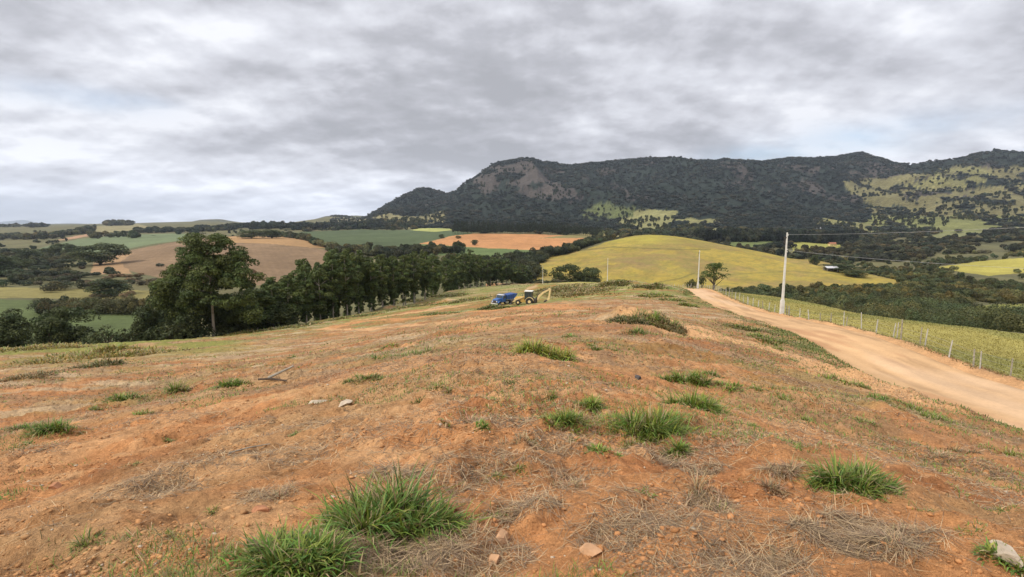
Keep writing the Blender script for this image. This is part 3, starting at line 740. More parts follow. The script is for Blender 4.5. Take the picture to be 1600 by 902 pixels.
        for i in range(16):
            f = .25+.75*(i+.5)/16; rr = 2.6*(1-(f-.25)*.9)
            a = random.uniform(0, 6.28); cl.append((math.cos(a)*rr*.5, math.sin(a)*rr*.5, f*h-1, rr*.7, 1.5))
        W, _ = wood(h*.9, .2, [], .01, 5); per, leaf, base = 16, .62, (.034, .044, .022)
    V, Q, K = puffs(cl, per, leaf, base)
    K = np.clip(K, .004, .3)
    crown = mesh_np(kind+'_crown', V, quads=Q, col=K, smooth_=False, mats=(M_leaf,))
    (wv, wq) = W
    trunk = mesh_np(kind+'_trunk', wv, quads=wq, mats=(M_bark if kind in ('eucalyptus', 'hero') else M_darkbark,))
    wdt = float(np.percentile(np.abs(V[:, 0]), 97)*2)
    PROTO[key] = (crown, trunk, h, wdt); rng = rs
    return PROTO[key]
def hash_kind(k): return sum(ord(c) for c in k)
def place_tree(kind, seed, X, Y, height, label, name, cat='tree', group=None, width=None, rz=None, parts=True, sink=.2):
    cr_, tr_, h, wd = proto_tree(kind, seed); s = height/h; sx_ = s if width is None else width/wd
    z = float(H(X, Y))-(sink if Y < 250 or kind != 'roundtree' else height*.12)
    if rz is None: rz = random.uniform(0, 6.28)
    if parts:
        o = empty(name, (X, Y, z), rz)
        link('crown', cr_, o); link('trunk', tr_, o)
    else:
        key = (kind, seed, 'joined')
        if key not in PROTO:
            PROTO[key] = joined_mesh(cr_, tr_, kind)
        o = link(name, PROTO[key], None, (X, Y, z)); o.rotation_euler = (0, 0, rz)
    o.scale = (sx_, sx_, s)
    tag(o, label, cat, group); return o
def joined_mesh(cr_, tr_, kind):
    bm = bmesh.new(); bm.from_mesh(cr_); n0 = len(bm.faces); bm.from_mesh(tr_); bm.faces.ensure_lookup_table()
    for f in bm.faces[n0:]: f.material_index = 1
    me = bpy.data.meshes.new(kind+'_whole'); bm.to_mesh(me); bm.free(); me.materials.append(M_leaf); me.materials.append(tr_.materials[0]); return me
def tree_px(kind, seed, px, Y, ytop, label, name, wpx=None, pxtop=None, **kw):
    X, _, zt = pt(px, ytop, Y); z = float(H(X, Y)); wd = None if wpx is None else wpx*Y/FPX
    return place_tree(kind, seed, X, Y, max(1.0, zt-z+.2), label, name, width=wd, **kw)

# --- the grove along the left edge of the hill
hero = tree_px('hero', 1, 322, 97, 363, 'tall eucalyptus with billowing crown and bare pale trunk, highest of the left grove', 'eucalyptus_tree', wpx=150, rz=0.0)
edge_px = np.array([395, 440, 500, 560, 600, 640, 665, 690, 720, 760, 800, 822]); edge_Y = np.array([106, 111, 126, 143, 156, 173, 190, 240, 275, 305, 318, 330.])
top_px = np.array([395, 420, 445, 462, 472, 488, 500, 515, 530, 555, 590, 620, 640, 655, 670, 684, 692, 700, 730, 750, 770, 800, 815, 824]); top_y = np.array([446, 432, 432, 412, 399, 425, 402, 384, 382, 388, 396, 400, 393, 390, 390, 398, 420, 394, 390, 392, 398, 404, 410, 424])
ppx = 398.0; cnt = 0
while ppx < 824:
    Ye = np.interp(ppx, edge_px, edge_Y)
    for row, off in enumerate((0, 6, 13)):
        q = ppx+random.uniform(-2, 2)
        if 684 < q < 697 and row < 3: continue
        if row == 2 and ppx > 700: continue
        Yt = Ye+off*(1 if Ye < 200 else 1.6)+random.uniform(-1.5, 1.5)
        ty = np.interp(q, top_px, top_y)+random.uniform(-2, 10)+(4 if row == 0 else 0)
        X, _, zt = pt(q, ty, Yt); zg = float(H(X, Yt)); hh = zt-zg
        if hh < 5: hh = 8
        wd = random.uniform(4.6, 6.2)*(1.0 if Ye < 200 else 1.15)
        place_tree('eucalyptus', random.randint(1, 6), X, Yt, hh, 'slender dark eucalyptus in the dense planted row along the left edge of the cleared hill', 'eucalyptus_tree',
                   group='eucalyptus trees in the planted grove', width=wd); cnt += 1
    ppx += 3.5*FPX/Ye*(1.0 if Ye < 200 else .9)
# understorey beneath and left of the grove
for (px, Y, yt, wp, lab, kd) in [
    (248,103,452,54,'dark leafy tree tucked against the left flank of the tall eucalyptus','roundtree'),(276,108,440,50,'dark tree behind the tall eucalyptus, left of its trunk','roundtree'),
    (232,92,478,50,'low spreading tree at the left foot of the tall eucalyptus','roundtree'),(262,90,492,55,'broad dark bush at the field edge left of the pale trunk','bush'),
    (300,96,488,55,'dark undergrowth tree right behind the bare pale trunk','roundtree'),(350,104,466,56,'dark tree to the right of the bare pale trunk','roundtree'),
    (378,108,458,50,'dense tree between the tall eucalyptus and the planted row','roundtree'),(405,112,452,60,'bushy tree at the near end of the planted row','roundtree'),
    (340,98,495,50,'dark bush at the foot of the pale trunk, on its right','bush'),(372,101,492,50,'dark bush below the gap before the planted row','bush'),
    (430,109,470,60,'round leafy tree in front of the first planted eucalypts','roundtree'),(212,96,508,46,'small dark bush halfway between the grove and the grassy bank','bush'),
    (192,88,505,44,'low brownish bush behind the grassy bank','bush'),(163,84,503,44,'round bush behind the grassy bank, right of the taller tree','bush'),
    (100,100,476,66,'green round tree rising behind the left end of the hill','roundtree'),(72,96,492,50,'lower crown left of the green round tree','roundtree'),(130,92,510,50,'leafy bush right of the green round tree','bush'),
    (5,80,486,60,'dark tree cut off by the left picture edge','roundtree'),(-12,78,520,60,'low dark bush at the very left edge','bush'),(28,82,522,46,'dark bush at the far left behind the hill brow','bush'),
    (50,84,528,40,'small bush on the hill brow near the left edge','bush')]:
    tree_px(kd, random.randint(1, 3), px, Y, yt, lab, 'bush' if kd == 'bush' else 'broadleaf_tree', wpx=wp, cat='bush' if kd == 'bush' else 'tree')
# --- single trees further out
for (px, yb, yt, wp, lab, kd, Y) in [
    (153,414,376,56,'big round dark tree between the green crop and the eroded bank','roundtree',560),
    (94,400,376,26,'left of two dark trees on the green crop slope','roundtree',700),(112,399,379,26,'right of two dark trees on the green crop slope','roundtree',690),
    (70,400,385,18,'small grey-green tree on the green slope at left','roundtree',700),
    (172,458,432,62,'low wide-crowned dark tree on the pale meadow at left','roundtree',305),
    (392,381,357,34,'left of the two big round trees on the ploughed hilltop','roundtree',860),(424,382,357,34,'right of the two big round trees on the ploughed hilltop','roundtree',870),
    (378,378,366,12,'small dark tree left of the pair on the ploughed hilltop','bush',860),
    (885,440,408,36,'taller dark round tree beyond the hill, left of its neighbour','roundtree',318),(921,440,412,34,'dark round tree beyond the hill left of the slim third pole','roundtree',318),
    (902,440,424,22,'small dark bush between the two round trees beyond the hill','bush',315),
    (742,382,374,11,'small round tree alone in the bare orange field','roundtree',720),(716,376,368,7,'tiny tree at the top left of the bare orange field','roundtree',840),(690,374,365,8,'tiny tree on the edge of the dark green crop','roundtree',860),
    (40,402,386,40,'spreading dark tree in the valley at far left','roundtree',650),(18,425,398,50,'large dark tree in the valley by the left edge','roundtree',480),(-5,440,392,60,'dark tree cut by the left edge above the pale meadow','roundtree',430),
    (614,362,355,6,'small tree above the dark green crop','roundtree',1300),(240,374,369,7,'tiny lone tree on the green crop ridge','roundtree',1150),
    (1310,440,412,46,'dark tree beside the shed on the yellow pasture hill','roundtree',425),(1338,444,420,34,'dark round tree right of the shed on the yellow hill','roundtree',400),
    (1274,405,396,14,'small tree at the right shoulder of the yellow hill','roundtree',520)]:
    tree_px(kd, random.randint(1, 4), px, Y, yt, lab, 'bush' if kd == 'bush' else 'broadleaf_tree', wpx=wp, parts=(wp > 20), cat='bush' if kd == 'bush' else 'tree')
tree_px('roadtree', 1, 1117, 134, 411, 'lone green tree with thin dark trunk at the roadside beside the second pole', 'roadside_tree', wpx=38, rz=.3)
tree_px('bush', 2, 1081, 150, 431, 'small round shrub left of the second pole across the road', 'bush', wpx=20, cat='bush')
tree_px('bush', 3, 1098, 158, 421, 'small crown showing behind the second pole', 'bush', wpx=14, cat='bush')

# --- far plantation rows (countable crowns at the foot of the mountain)
for i in range(120):
    px = 708+(i+random.uniform(-.4, .4))*1.95; k = i % 2
    yb = np.interp(px, [708, 760, 850, 940], [366, 367, 369, 366]); Y = 960+k*22+random.uniform(-8, 8)
    yt = np.interp(px, [706, 712, 725, 760, 800, 850, 900, 940], [350, 344, 347, 345, 349, 346, 350, 356])+random.uniform(-2, 4)
    tree_px('plantation', random.randint(1, 4), px, Y, yt, 'dark tall tree in the planted stand behind the bare orange field', 'plantation_tree', parts=False, group='trees of the planted stand behind the orange field')

# --- masses nobody could count: one object each, crowns gathered in one mesh
def mass(name, label, X, Y, rad, hgt, base, per=1.0, leafpx=1.6, sink=.0, nl=None, cat='trees', puffn=3, tv=1.0):
    """crowns at points; leaf size follows the size they show at, so that far woods stay light"""
    X = np.asarray(X, float); Y = np.asarray(Y, float); Z = H(X, Y); n = len(X)
    k = puffn; cx = np.repeat(X, k)+rng.normal(size=n*k)*np.repeat(rad, k)*.45; cy = np.repeat(Y, k)+rng.normal(size=n*k)*np.repeat(rad, k)*.45
    pr = np.repeat(rad, k)*rng.uniform(.45, .75, n*k); ph = np.repeat(hgt, k)*rng.uniform(.28, .45, n*k)
    cz = np.repeat(Z, k)+np.repeat(hgt, k)*rng.uniform(.25, .68, n*k)-sink
    ls = np.repeat(Y, k)/FPX*leafpx*.62; ls = np.minimum(np.maximum(ls, .14), pr*.7)
    m = np.clip((per*2.2*(pr*pr*2+pr*ph*2)*3.0/(ls*ls*2.2)).astype(int), 8, 220)
    tot = m.sum(); ci = np.repeat(np.arange(n*k), m); d = unit(rng.normal(size=(tot, 3))); d[:, 2] = np.abs(d[:, 2])*np.where(rng.random(tot) < .75, 1, -1)
    f = rng.uniform(.75, 1.08, tot)
    cen = np.stack([cx[ci]+d[:, 0]*pr[ci]*f, cy[ci]+d[:, 1]*pr[ci]*f, cz[ci]+d[:, 2]*ph[ci]*f], 1)
    nr = unit(d/np.stack([pr[ci], pr[ci], ph[ci]], 1)*pr[ci][:, None]+rng.normal(size=(tot, 3))*.45)
    lowf = np.repeat(.55+.9*fbm(X, Y, 70, 3, 333), k); warm = np.repeat(smooth(.5, .68, fbm(X, Y, 45, 3, 334)), k)
    tone = lowf*(1+tv*(rng.uniform(.6, 1.45, n*k)*np.repeat(rng.uniform(.75, 1.3, n), k)-1)); hue = np.repeat(rng.uniform(-.18, .22, n), k)
    K = np.array(base)[None]*tone[ci][:, None]*rng.uniform(.75, 1.3, (tot, 1)); K = K*(1+warm[ci][:, None]*np.array([1.0, .55, .35])); K[:, 0] *= 1+hue[ci]; K[:, 2] *= 1-hue[ci]*.5
    V, Q, K = leaves(cen, nr, ls[ci]*rng.uniform(.7, 1.3, tot), K, .8)
    me = mesh_np(name, V, quads=Q, col=np.clip(K, .003, .4), smooth_=False, mats=(M_leaf,))
    o = link(name, me); tag(o, label, cat, kind='stuff'); return len(Q)
tot = 0
def along(pts, n, jx=1.0, jy=.03):
    """points scattered along a polyline given as (px, depth)"""
    a = np.array(pts, float); s = np.concatenate([[0], np.cumsum(np.hypot(np.diff(a[:, 0])*a[:-1, 1]/FPX, np.diff(a[:, 1])))]); u = np.sort(rng.uniform(0, s[-1], n))
    px = np.interp(u, s, a[:, 0])+rng.normal(size=n)*jx; Y = np.interp(u, s, a[:, 1])*(1+rng.normal(size=n)*jy); return (px-800)/FPX*Y*1.008, Y
def hedge(name, label, pts, n, r, h, base=(.046, .056, .024), jx=1., jy=.02, **kw):
    global tot
    X, Y = along(pts, n, jx, jy); tot += mass(name, label, X, Y, rng.uniform(.7, 1.3, n)*r, rng.uniform(.7, 1.25, n)*h, base, **kw)
hedge('hedgerow', 'thick dark hedge between the two green meadows at left', [(60,222),(120,226),(228,220)], 60, 4.2, 6.5, jx=2)
hedge('scrub_belt', 'dark scrub belt below the ploughed hill at left', [(-60,400),(60,420),(130,430)], 50, 6, 6, jx=6, jy=.12)
hedge('scrub_patch', 'grey-brown scrub between the pale meadow and the ploughed hill', [(60,400),(180,380),(300,370),(400,390)], 110, 3.5, 3.2, base=(.075,.068,.040), jx=5, jy=.10)
hedge('valley_trees', 'loose dark trees in the left valley below the green slope', [(-80,560),(20,600),(110,640),(60,760),(-60,800)], 70, 7, 8.5, jx=5, jy=.10)
hedge('tree_belt', 'dark tree belt above the green crop at far left', [(-300,1500),(0,1380),(60,1250),(140,1500),(150,1900)], 170, 12, 14, jx=4, jy=.05)
hedge('tree_belt', 'thin tree line on the skyline above the far left belt', [(-200,2600),(0,2700),(80,2600),(75,2500)], 70, 15, 18, jx=4, jy=.04)
hedge('skyline_wood', 'dark wood on the skyline left of the tall eucalyptus', [(222,1500),(260,1480),(300,1450),(345,1600),(400,1900)], 150, 10, 13, base=(.030,.042,.022), jx=2, jy=.05)
hedge('skyline_wood', 'small dark copse on the skyline above the hilltop field', [(178,2600),(215,2600)], 40, 16, 24, jx=2, jy=.02)
hedge('field_trees', 'few dark trees around the tan field at left', [(150,1250),(170,1150),(220,1100)], 18, 9, 12, jx=3, jy=.04)
hedge('dark_wood', 'long dark wood behind the dark green crop', [(392,1700),(440,1640),(520,1560),(560,1570),(600,1700)], 260, 11, 18, base=(.020,.030,.017), jx=2, jy=.05)
hedge('tree_belt', 'dark tree belt at the foot of the mountain left of the bright meadow', [(560,1750),(640,1700),(660,1650)], 70, 10, 15, jx=2, jy=.05)
hedge('hedgerow', 'curving dark hedge between the ploughed hill and the dark green crop', [(450,1000),(475,880),(500,760),(530,690),(560,650)], 90, 6, 9, jx=2, jy=.02)
hedge('hedgerow', 'dark tree line under the dark green crop field', [(560,640),(620,610),(690,600),(720,600)], 80, 6, 10, jx=2, jy=.04)
hedge('hedgerow', 'dark hedge climbing the left shoulder of the yellow hill', [(790,470),(830,500),(880,530),(915,570),(935,640),(962,720)], 190, 6, 8.5, jx=4, jy=.03)
hedge('scrub_belt', 'dark scrub in the hollow left of the yellow hill', [(700,450),(760,440),(820,430),(830,400)], 120, 6, 9, jx=5, jy=.05)
hedge('bushes', 'low bushes at the foot of the yellow hill behind the poles', [(815,345),(850,340),(900,340),(935,345)], 60, 2.4, 3.6, jx=5, jy=.02)
hedge('low_scrub', 'low brown scrub lying behind the hilltop by the poles', [(830,300),(900,300),(950,280)], 30, 2.0, 1.6, base=(.10,.10,.05), jx=5, jy=.02)
hedge('pine_wall', 'straight dark wall of planted trees behind the yellow hill', [(1085,900),(1150,930),(1240,960),(1330,980)], 260, 7, 19, base=(.018,.026,.015), jx=2, jy=.015)
hedge('tree_belt', 'dark belt below the mountain right of the planted stand', [(930,1000),(1000,1080),(1090,1150)], 90, 9, 10, jx=4, jy=.08)
# scrub of the right-hand valley, following the rough land between the meadows
def scatter(cond, n, area_w=True, tmin=-1.2, tmax=1.2):
    m = cond & (TG[:, None] > tmin) & (TG[:, None] < tmax)
    i, j = np.where(m); wgt = (Y2[i, j]**2)*(1.0 if area_w else 1)
    dT = np.gradient(TG)[i]; dY = np.gradient(lnY)[j]; wgt = wgt*dT*dY; 
    if not area_w: wgt = wgt/Y2[i, j]**1.2
    k = rng.choice(len(i), n, p=wgt/wgt.sum()); f = rng.uniform(-.5, .5, n); g = rng.uniform(-.5, .5, n)
    Y = Y2[i[k], j[k]]*(1+f*.0086); return (TG[i[k]]+g*TS)*Y, Y
near_dark = beyond & (FID == 0) & (~mz_m)
clump = fbm(X2, Y2, 60, 4, 301)
rv = near_dark & (TG[:, None] > .42) & (Y2 > CR2*1.22) & (Y2 < 1400)
X, Y = scatter(rv & (clump > .45) & (Y2 < 700), 2700, area_w=False); n = len(X)
tot += mass('valley_scrub', 'dense dark scrub filling the valley on the right', X, Y, rng.uniform(2.2, 4.6, n), rng.uniform(2.5, 6.5, n), (.075,.088,.034), puffn=2)
X, Y = scatter(rv & (Y2 >= 650) & (clump > .42), 1150); n = len(X)
tot += mass('valley_woods', 'dark woods spread below the mountain on the right', X, Y, rng.uniform(5, 9, n), rng.uniform(6, 12, n), (.036,.043,.023), puffn=2)
lv = near_dark & (TG[:, None] < -.3) & (Y2 > 320) & (Y2 < 1800) & (clump > .57)
X, Y = scatter(lv, 260, area_w=False); n = len(X)
tot += mass('valley_bushes', 'scattered bushes and trees over the left valley', X, Y, rng.uniform(3, 7, n), rng.uniform(3, 8, n), (.038,.050,.022), puffn=2)
cv = near_dark & (np.abs(TG[:, None]+.0) < .42) & (Y2 > 680) & (Y2 < 1500)
X, Y = scatter(cv & (clump > .48), 420); n = len(X)
tot += mass('foothill_woods', 'dark woods along the foot of the mountain in the middle', X, Y, rng.uniform(5, 9, n), rng.uniform(5, 11, n), (.040,.047,.024), puffn=2)
# mountain forest and single bushes on its grassy slopes
vis = (Y2 < D10*1.05)
X, Y = scatter(FOREST & vis, 15000); n = len(X)
tot += mass('mountain_forest', 'dark forest covering the mountain', X, Y, rng.uniform(8, 14, n), rng.uniform(7, 12, n), (.025,.035,.028), puffn=1, tv=.3, leafpx=1.5, cat='forest')  # low leaf colour also stands in for cloud shadow on the mountain
X, Y = scatter(mz_m & ~FOREST & vis & (fbm(X2, Y2, 90, 4, 305) > .47), 1900, area_w=False); n = len(X)
tot += mass('mountain_bushes', 'dark bushes dotted over the grassy mountain slopes', X, Y, rng.uniform(3, 8, n), rng.uniform(8, 17, n), (.030,.040,.020), puffn=1, leafpx=1.3)
print('mass faces', tot, 'grove', cnt)

# ------------------------------------------------------------------ solid things
class MB:
    """collects boxes, prisms, discs and tubes into one mesh"""
    def __init__(s): s.V = []; s.F = []
    def add(s, V, F):
        b = len(s.V); s.V += [tuple(map(float, v)) for v in V]; s.F += [tuple(i+b for i in f) for f in F]; return s
    def prism(s, prof_, y0, y1):                      # outline in x,z pushed along y
        n = len(prof_); V = [(x, y0, z) for x, z in prof_]+[(x, y1, z) for x, z in prof_]
        F = [tuple(range(n)), tuple(range(2*n-1, n-1, -1))]+[(i, i+n, (i+1) % n+n, (i+1) % n) for i in range(n)]
        return s.add(V, F)
    def box(s, x0, x1, y0, y1, z0, z1): return s.prism([(x0, z0), (x1, z0), (x1, z1), (x0, z1)], y0, y1)
    def disc(s, x, z, r, y0, y1, n=20, r2=None):
        r2 = r2 or r*.93; ym = (y1-y0)*.18; rings = [(y0, r2), (y0+ym, r), (y1-ym, r), (y1, r2)]; V = []
        for y, q in rings: V += [(x+q*math.cos(2*math.pi*i/n), y, z+q*math.sin(2*math.pi*i/n)) for i in range(n)]
        F = [tuple(range(n)), tuple(range(4*n-1, 3*n-1, -1))]
        for k in range(3): F += [(k*n+i, (k+1)*n+i, (k+1)*n+(i+1) % n, k*n+(i+1) % n) for i in range(n)]
        return s.add(V, F)
    def tube(s, pts, r, n=6):
        v, q = tube(pts, [r]*len(pts) if isinstance(r, (int, float)) else r, n); F = [tuple(f) for f in q]
        F += [tuple(range(n-1, -1, -1)), tuple(range(len(v)-n, len(v)))]; return s.add(v, F)
    def build(s, name, mat, parent=None, bev=0.0, loc=None):
        me = bpy.data.meshes.new(name); me.from_pydata(s.V, [], s.F); me.update()
        bm = bmesh.new(); bm.from_mesh(me); bmesh.ops.recalc_face_normals(bm, faces=bm.faces)
        if bev: bmesh.ops.bevel(bm, geom=[e for e in bm.edges if e.calc_face_angle(0) > .6], offset=bev, segments=2, affect='EDGES', clamp_overlap=True)
        bm.to_mesh(me); bm.free(); me.materials.append(mat); return link(name, me, parent, loc)
M_conc = mat_simple('pale_concrete', (.60, .59, .55), .9, .1, var=.18, scale=1.5, bump=.3)
M_gconc = mat_simple('grey_concrete', (.44, .42, .38), .95, .1, var=.25, scale=4)
M_wood = mat_simple('weathered_wood', (.30, .27, .22), .95, .1, var=.35, scale=6, bump=.5)
M_steel = mat_simple('galvanised', (.40, .40, .40), .45, .5, metal=.6)
M_wire = mat_simple('aluminium_wire', (.42, .43, .43), .4, .5, metal=.2)
M_yel = mat_simple('yellow_paint', (.58, .37, .10), .6, .4, var=.18, scale=2)
M_ylt = mat_simple('faded_yellow_paint', (.66, .50, .25), .6, .35, var=.15, scale=2)
M_blue = mat_simple('blue_paint', (.04, .11, .30), .5, .4, var=.35, scale=2)
M_dblue = mat_simple('dark_blue_paint', (.02, .06, .22), .5, .4, var=.3, scale=2)
M_blk = mat_simple('rubber', (.035, .033, .03), .85, .2, var=.4, scale=5)
M_dark = mat_simple('dark_steel', (.06, .05, .045), .6, .4, var=.3, scale=3)
M_white = mat_simple('white_paint', (.66, .65, .62), .5, .4, var=.08, scale=2)
M_glass, _t, _b = mat_base('window_glass', .08, .6); _b.inputs['Base Color'].default_value = (.03, .045, .05, 1)
M_stone = mat_simple('pale_stone', (.44, .36, .27), .9, .1, var=.3, scale=9, bump=.6)
M_redst = mat_simple('red_clay_stone', (.36, .17, .09), .9, .1, var=.3, scale=12, bump=.7)
M_pinkst = mat_simple('pink_clay_stone', (.46, .27, .15), .9, .1, var=.2, scale=10, bump=.7)
M_tile = mat_simple('clay_tile', (.32, .14, .085), .9, .1, var=.3, scale=1)
M_zinc = mat_simple('grey_sheet_roof', (.45, .45, .46), .6, .3, var=.15, scale=1)

# utility poles beside the road
def pole(px, Y, h, label, bracket=True, w0=.30):
    X = (px-800)/FPX*Y*1.006; o = empty('utility_pole', (X, Y, float(H(X, Y))-.15), 0)
    m = MB(); z = [0, h]; a, b = w0/2, w0/4.2
    V = [(-a, -a*.8, 0), (a, -a*.8, 0), (a, a*.8, 0), (-a, a*.8, 0), (-b, -b*.8, h), (b, -b*.8, h), (b, b*.8, h), (-b, b*.8, h)]
    m.add(V, [(0, 1, 2, 3), (7, 6, 5, 4), (0, 4, 5, 1), (1, 5, 6, 2), (2, 6, 7, 3), (3, 7, 4, 0)]).build('shaft', M_conc, o, .02)
    MB().prism([(-a*1.45, 0), (a*1.45, 0), (a*1.35, h*.17), (a*1.0, h*.19), (-a*1.0, h*.19), (-a*1.35, h*.17)], -a*1.2, a*1.2).build('base_sleeve', M_conc, o, .02)
    if bracket:
        MB().box(-.32, -.06, -.05, .05, h*.93, h*.945).box(-.30, -.26, -.03, .03, h*.86, h*.945).build('bracket', M_dark, o)
        for zz in (.97, .80, .77): MB().disc(.0, 0, .05, 0, .14, 10).build('insulator', M_white, o).location = (b+.02, -.16, h*zz)
    return tag(o, label, 'utility pole', None), X
p1, x1 = pole(1225, 60, 10.0, 'tall white concrete pole with wires at the roadside fence, nearest and largest of the poles')
pole(1091, 128, 10.2, 'white concrete pole leaning slightly beside the lone roadside tree')
pole(949, 196, 11.2, 'thin white pole standing against the yellow hill above the grassy knoll', False)
pole(848, 275, 10.0, 'short-looking white pole behind the hilltop, right of the digger', False)
pole(777.5, 330, 9.5, 'small pale pole in front of the far end of the planted grove', False)
def wire(z0, z1, sag, label):
    a = np.array([x1+.1, 60, float(H(x1, 60))+z0]); b = np.array([37.5, -2, z1]); P = []
    for i in range(41):
        f = i/40; p = a*(1-f)+b*f; p[2] -= sag*4*f*(1-f); P.append(p)
    o = MB().tube(P, .010, 5).build('power_line', M_wire); tag(o, label, 'wire', None)
wire(9.6, 4.6, .75, 'upper wire strung from the top of the nearest white pole off to the right')
wire(7.75, 1.2, 1.05, 'lower wire strung from the nearest white pole off to the right')

# fence along the right side of the road
fence = empty('wire_fence', (29.5, 30, float(H(29.5, 30))))
tag(fence, 'low fence of pale posts and thin wires between the dirt road and the yellow pasture', 'fence')
bpy.context.view_layer.update()
def fpos(y): return road_R(y)+1.55+.25*math.sin(y*.13)
yy = 24.0; tops = []; k = 0
fx0, fy0, fz0 = fence.location
while yy < 175 and k < 78:
    X = float(fpos(yy)); g = float(H(X, yy)); hh = random.uniform(1.15, 1.5); tall = random.random() < .12
    if tall: hh += .35
    r = random.uniform(.038, .06); lx, ly = random.gauss(0, .05)*hh, random.gauss(0, .05)*hh
    m = MB().tube([(X-fx0, yy-fy0, g-.2-fz0), (X-fx0+lx*.5, yy-fy0+ly*.5, g+hh*.5-fz0), (X-fx0+lx, yy-fy0+ly, g+hh-fz0)], [r, r*.95, r*.8], 7)
    m.build('post', M_gconc if random.random() < .62 else M_wood, fence); tops.append((X-fx0, yy-fy0, g-fz0, lx/hh, ly/hh)); k += 1
    yy += random.uniform(2.1, 3.0) if random.random() < .9 else .5
for hz_ in (.35, .7, 1.05):
    MB().tube([(a+lx*hz_, b+ly*hz_, c+hz_) for a, b, c, lx, ly in tops], .006, 4).build('wire', M_steel, fence)

# backhoe loader, nose to the left
def wheel(parent, x, y, r, wdt, rimmat, tread=True):
    o = MB().disc(x, r, r, y-wdt/2, y+wdt/2, 24, r*.86)
    if tread:
        for i in range(18):
            a = i/18*2*math.pi; c, s_ = math.cos(a), math.sin(a); q = r*1.0; t_ = r*.06
            P = [(x+c*(q-.02)-s_*t_, r+s_*(q-.02)+c*t_), (x+c*(q+.035)-s_*t_, r+s_*(q+.035)+c*t_), (x+c*(q+.035)+s_*t_, r+s_*(q+.035)-c*t_), (x+c*(q-.02)+s_*t_, r+s_*(q-.02)-c*t_)]
            o.prism(P, y-wdt*.45, y+wdt*.45)
    w_ = o.build('wheel', M_blk, parent); MB().disc(x, r, r*.52, y-wdt*.53, y+wdt*.53, 18, r*.4).build('rim', rimmat, w_); return w_
def backhoe(X, Y, rz):
    o = empty('backhoe_loader', (X, Y, float(H(X, Y))-.05), rz); tag(o, 'yellow backhoe loader with white cab roof and folded rear boom, parked nose to the left', 'backhoe loader')
    MB().prism([(.35, .75), (2.35, .70), (2.45, 1.25), (2.30, 1.45), (.35, 1.72)], -.42, .42).build('hood', M_yel, o, .05)
    MB().box(-1.5, 2.2, -.38, .38, .48, .80).prism([(-1.5, .6), (-.2, .6), (-.2, 1.05), (-1.5, 1.05)], -.55, .55).build('chassis', M_yel, o, .03)
    MB().prism([(-1.15, 1.05), (.38, 1.05), (.30, 2.62), (-1.05, 2.62)], -.62, .62).build('cab_glass', M_glass, o, .03)
    m = MB()
    for y in (-.65, .65):
        m.prism([(-1.20, 1.0), (-1.10, 1.0), (-1.00, 2.64), (-1.08, 2.64)], y-.035, y+.035).prism([(.34, 1.0), (.43, 1.0), (.35, 2.64), (.27, 2.64)], y-.035, y+.035).prism([(-.42, 1.0), (-.34, 1.0), (-.34, 2.64), (-.42, 2.64)], y-.03, y+.03).box(-1.2, .4, y-.035, y+.035, 1.0, 1.12)
    m.build('cab_frame', M_dark, o)
    MB().box(-1.22, .45, -.76, .76, 2.64, 2.80).build('cab_roof', M_white, o, .05)
    for y in (-.85, .85): wheel(o, -.65, y, .72, .42, M_ylt)
    for y in (-.80, .80): wheel(o, 1.65, y, .50, .32, M_ylt)
    for y in (-.85, .85):
        P = [(-.65+.86*math.cos(a), .74+.86*math.sin(a)) for a in np.linspace(.2, 2.9, 9)]+[(-.65+.80*math.cos(a), .74+.80*math.sin(a)) for a in np.linspace(2.9, .2, 9)]
        MB().prism(P, y-.23, y+.23).build('fender', M_ylt, o)
    for y in (-.58, .58):
        MB().prism([(.55, 1.52), (.75, 1.68), (2.35, 1.05), (3.05, .42), (2.85, .32), (2.2, .82)], y-.07, y+.07).build('loader_arm', M_ylt, o, .015)
    MB().prism([(2.85, .08), (3.45, .02), (3.52, .10), (3.10, .22), (3.02, .70), (3.22, .98), (3.14, 1.02), (2.88, .72)], -1.05, 1.05).build('front_bucket', M_dark, o, .02)
    MB().box(-1.95, -1.45, -.6, .6, .45, 1.25).prism([(-2.1, .7), (-1.8, .6), (-1.75, 1.5), (-2.0, 1.6)], -.2, .2).build('swing_frame', M_dark, o, .02)
    for y in (-.9, .9): MB().box(-1.85, -1.65, y-.08, y+.08, .05, 1.25).box(-1.98, -1.52, y-.18, y+.18, .0, .07).build('stabiliser', M_dark, o)
    MB().prism([(-1.95, .75), (-2.2, .68), (-2.55, 1.55), (-3.25, 2.25), (-4.55, 3.05), (-4.50, 3.28), (-3.1, 2.62), (-2.25, 1.9)], -.14, .14).build('boom', M_ylt, o, .02)
    MB().tube([(-1.9, 0, 1.35), (-2.3, 0, 2.0), (-2.7, 0, 2.35)], .09, 8).build('boom_cylinder', M_dark, o)
    MB().prism([(-4.25, 3.42), (-4.62, 3.45), (-4.78, 3.1), (-4.55, 1.2), (-4.12, .92), (-3.95, 1.05), (-4.28, 1.6), (-4.42, 3.0)], -.11, .11).build('dipper', M_ylt, o, .02)
    MB().tube([(-3.1, 0, 2.85), (-4.4, 0, 3.38)], .07, 8).build('dipper_cylinder', M_dark, o)
    MB().prism([(-4.2, 1.0), (-3.9, 1.1), (-3.45, .85), (-3.3, .45), (-3.6, .30), (-4.0, .42), (-3.75, .62), (-3.9, .8)], -.28, .28).build('digging_bucket', M_dark, o, .02)
    MB().tube([(.9, .25, 1.6), (.9, .25, 2.25)], .04, 8).build('exhaust', M_dark, o)
    for y in (-.35, .35): MB().disc(2.40, 0, .09, -.03, .03, 12).build('headlight', M_white, o).matrix_local = Matrix.Translation((.04, y, 1.22-0))
    return o
bx_, by_, _ = pt(823, 476, 93)
bh_ = backhoe(bx_, 91.5, R(180-12)); bh_.scale = (.93, .93, .93)
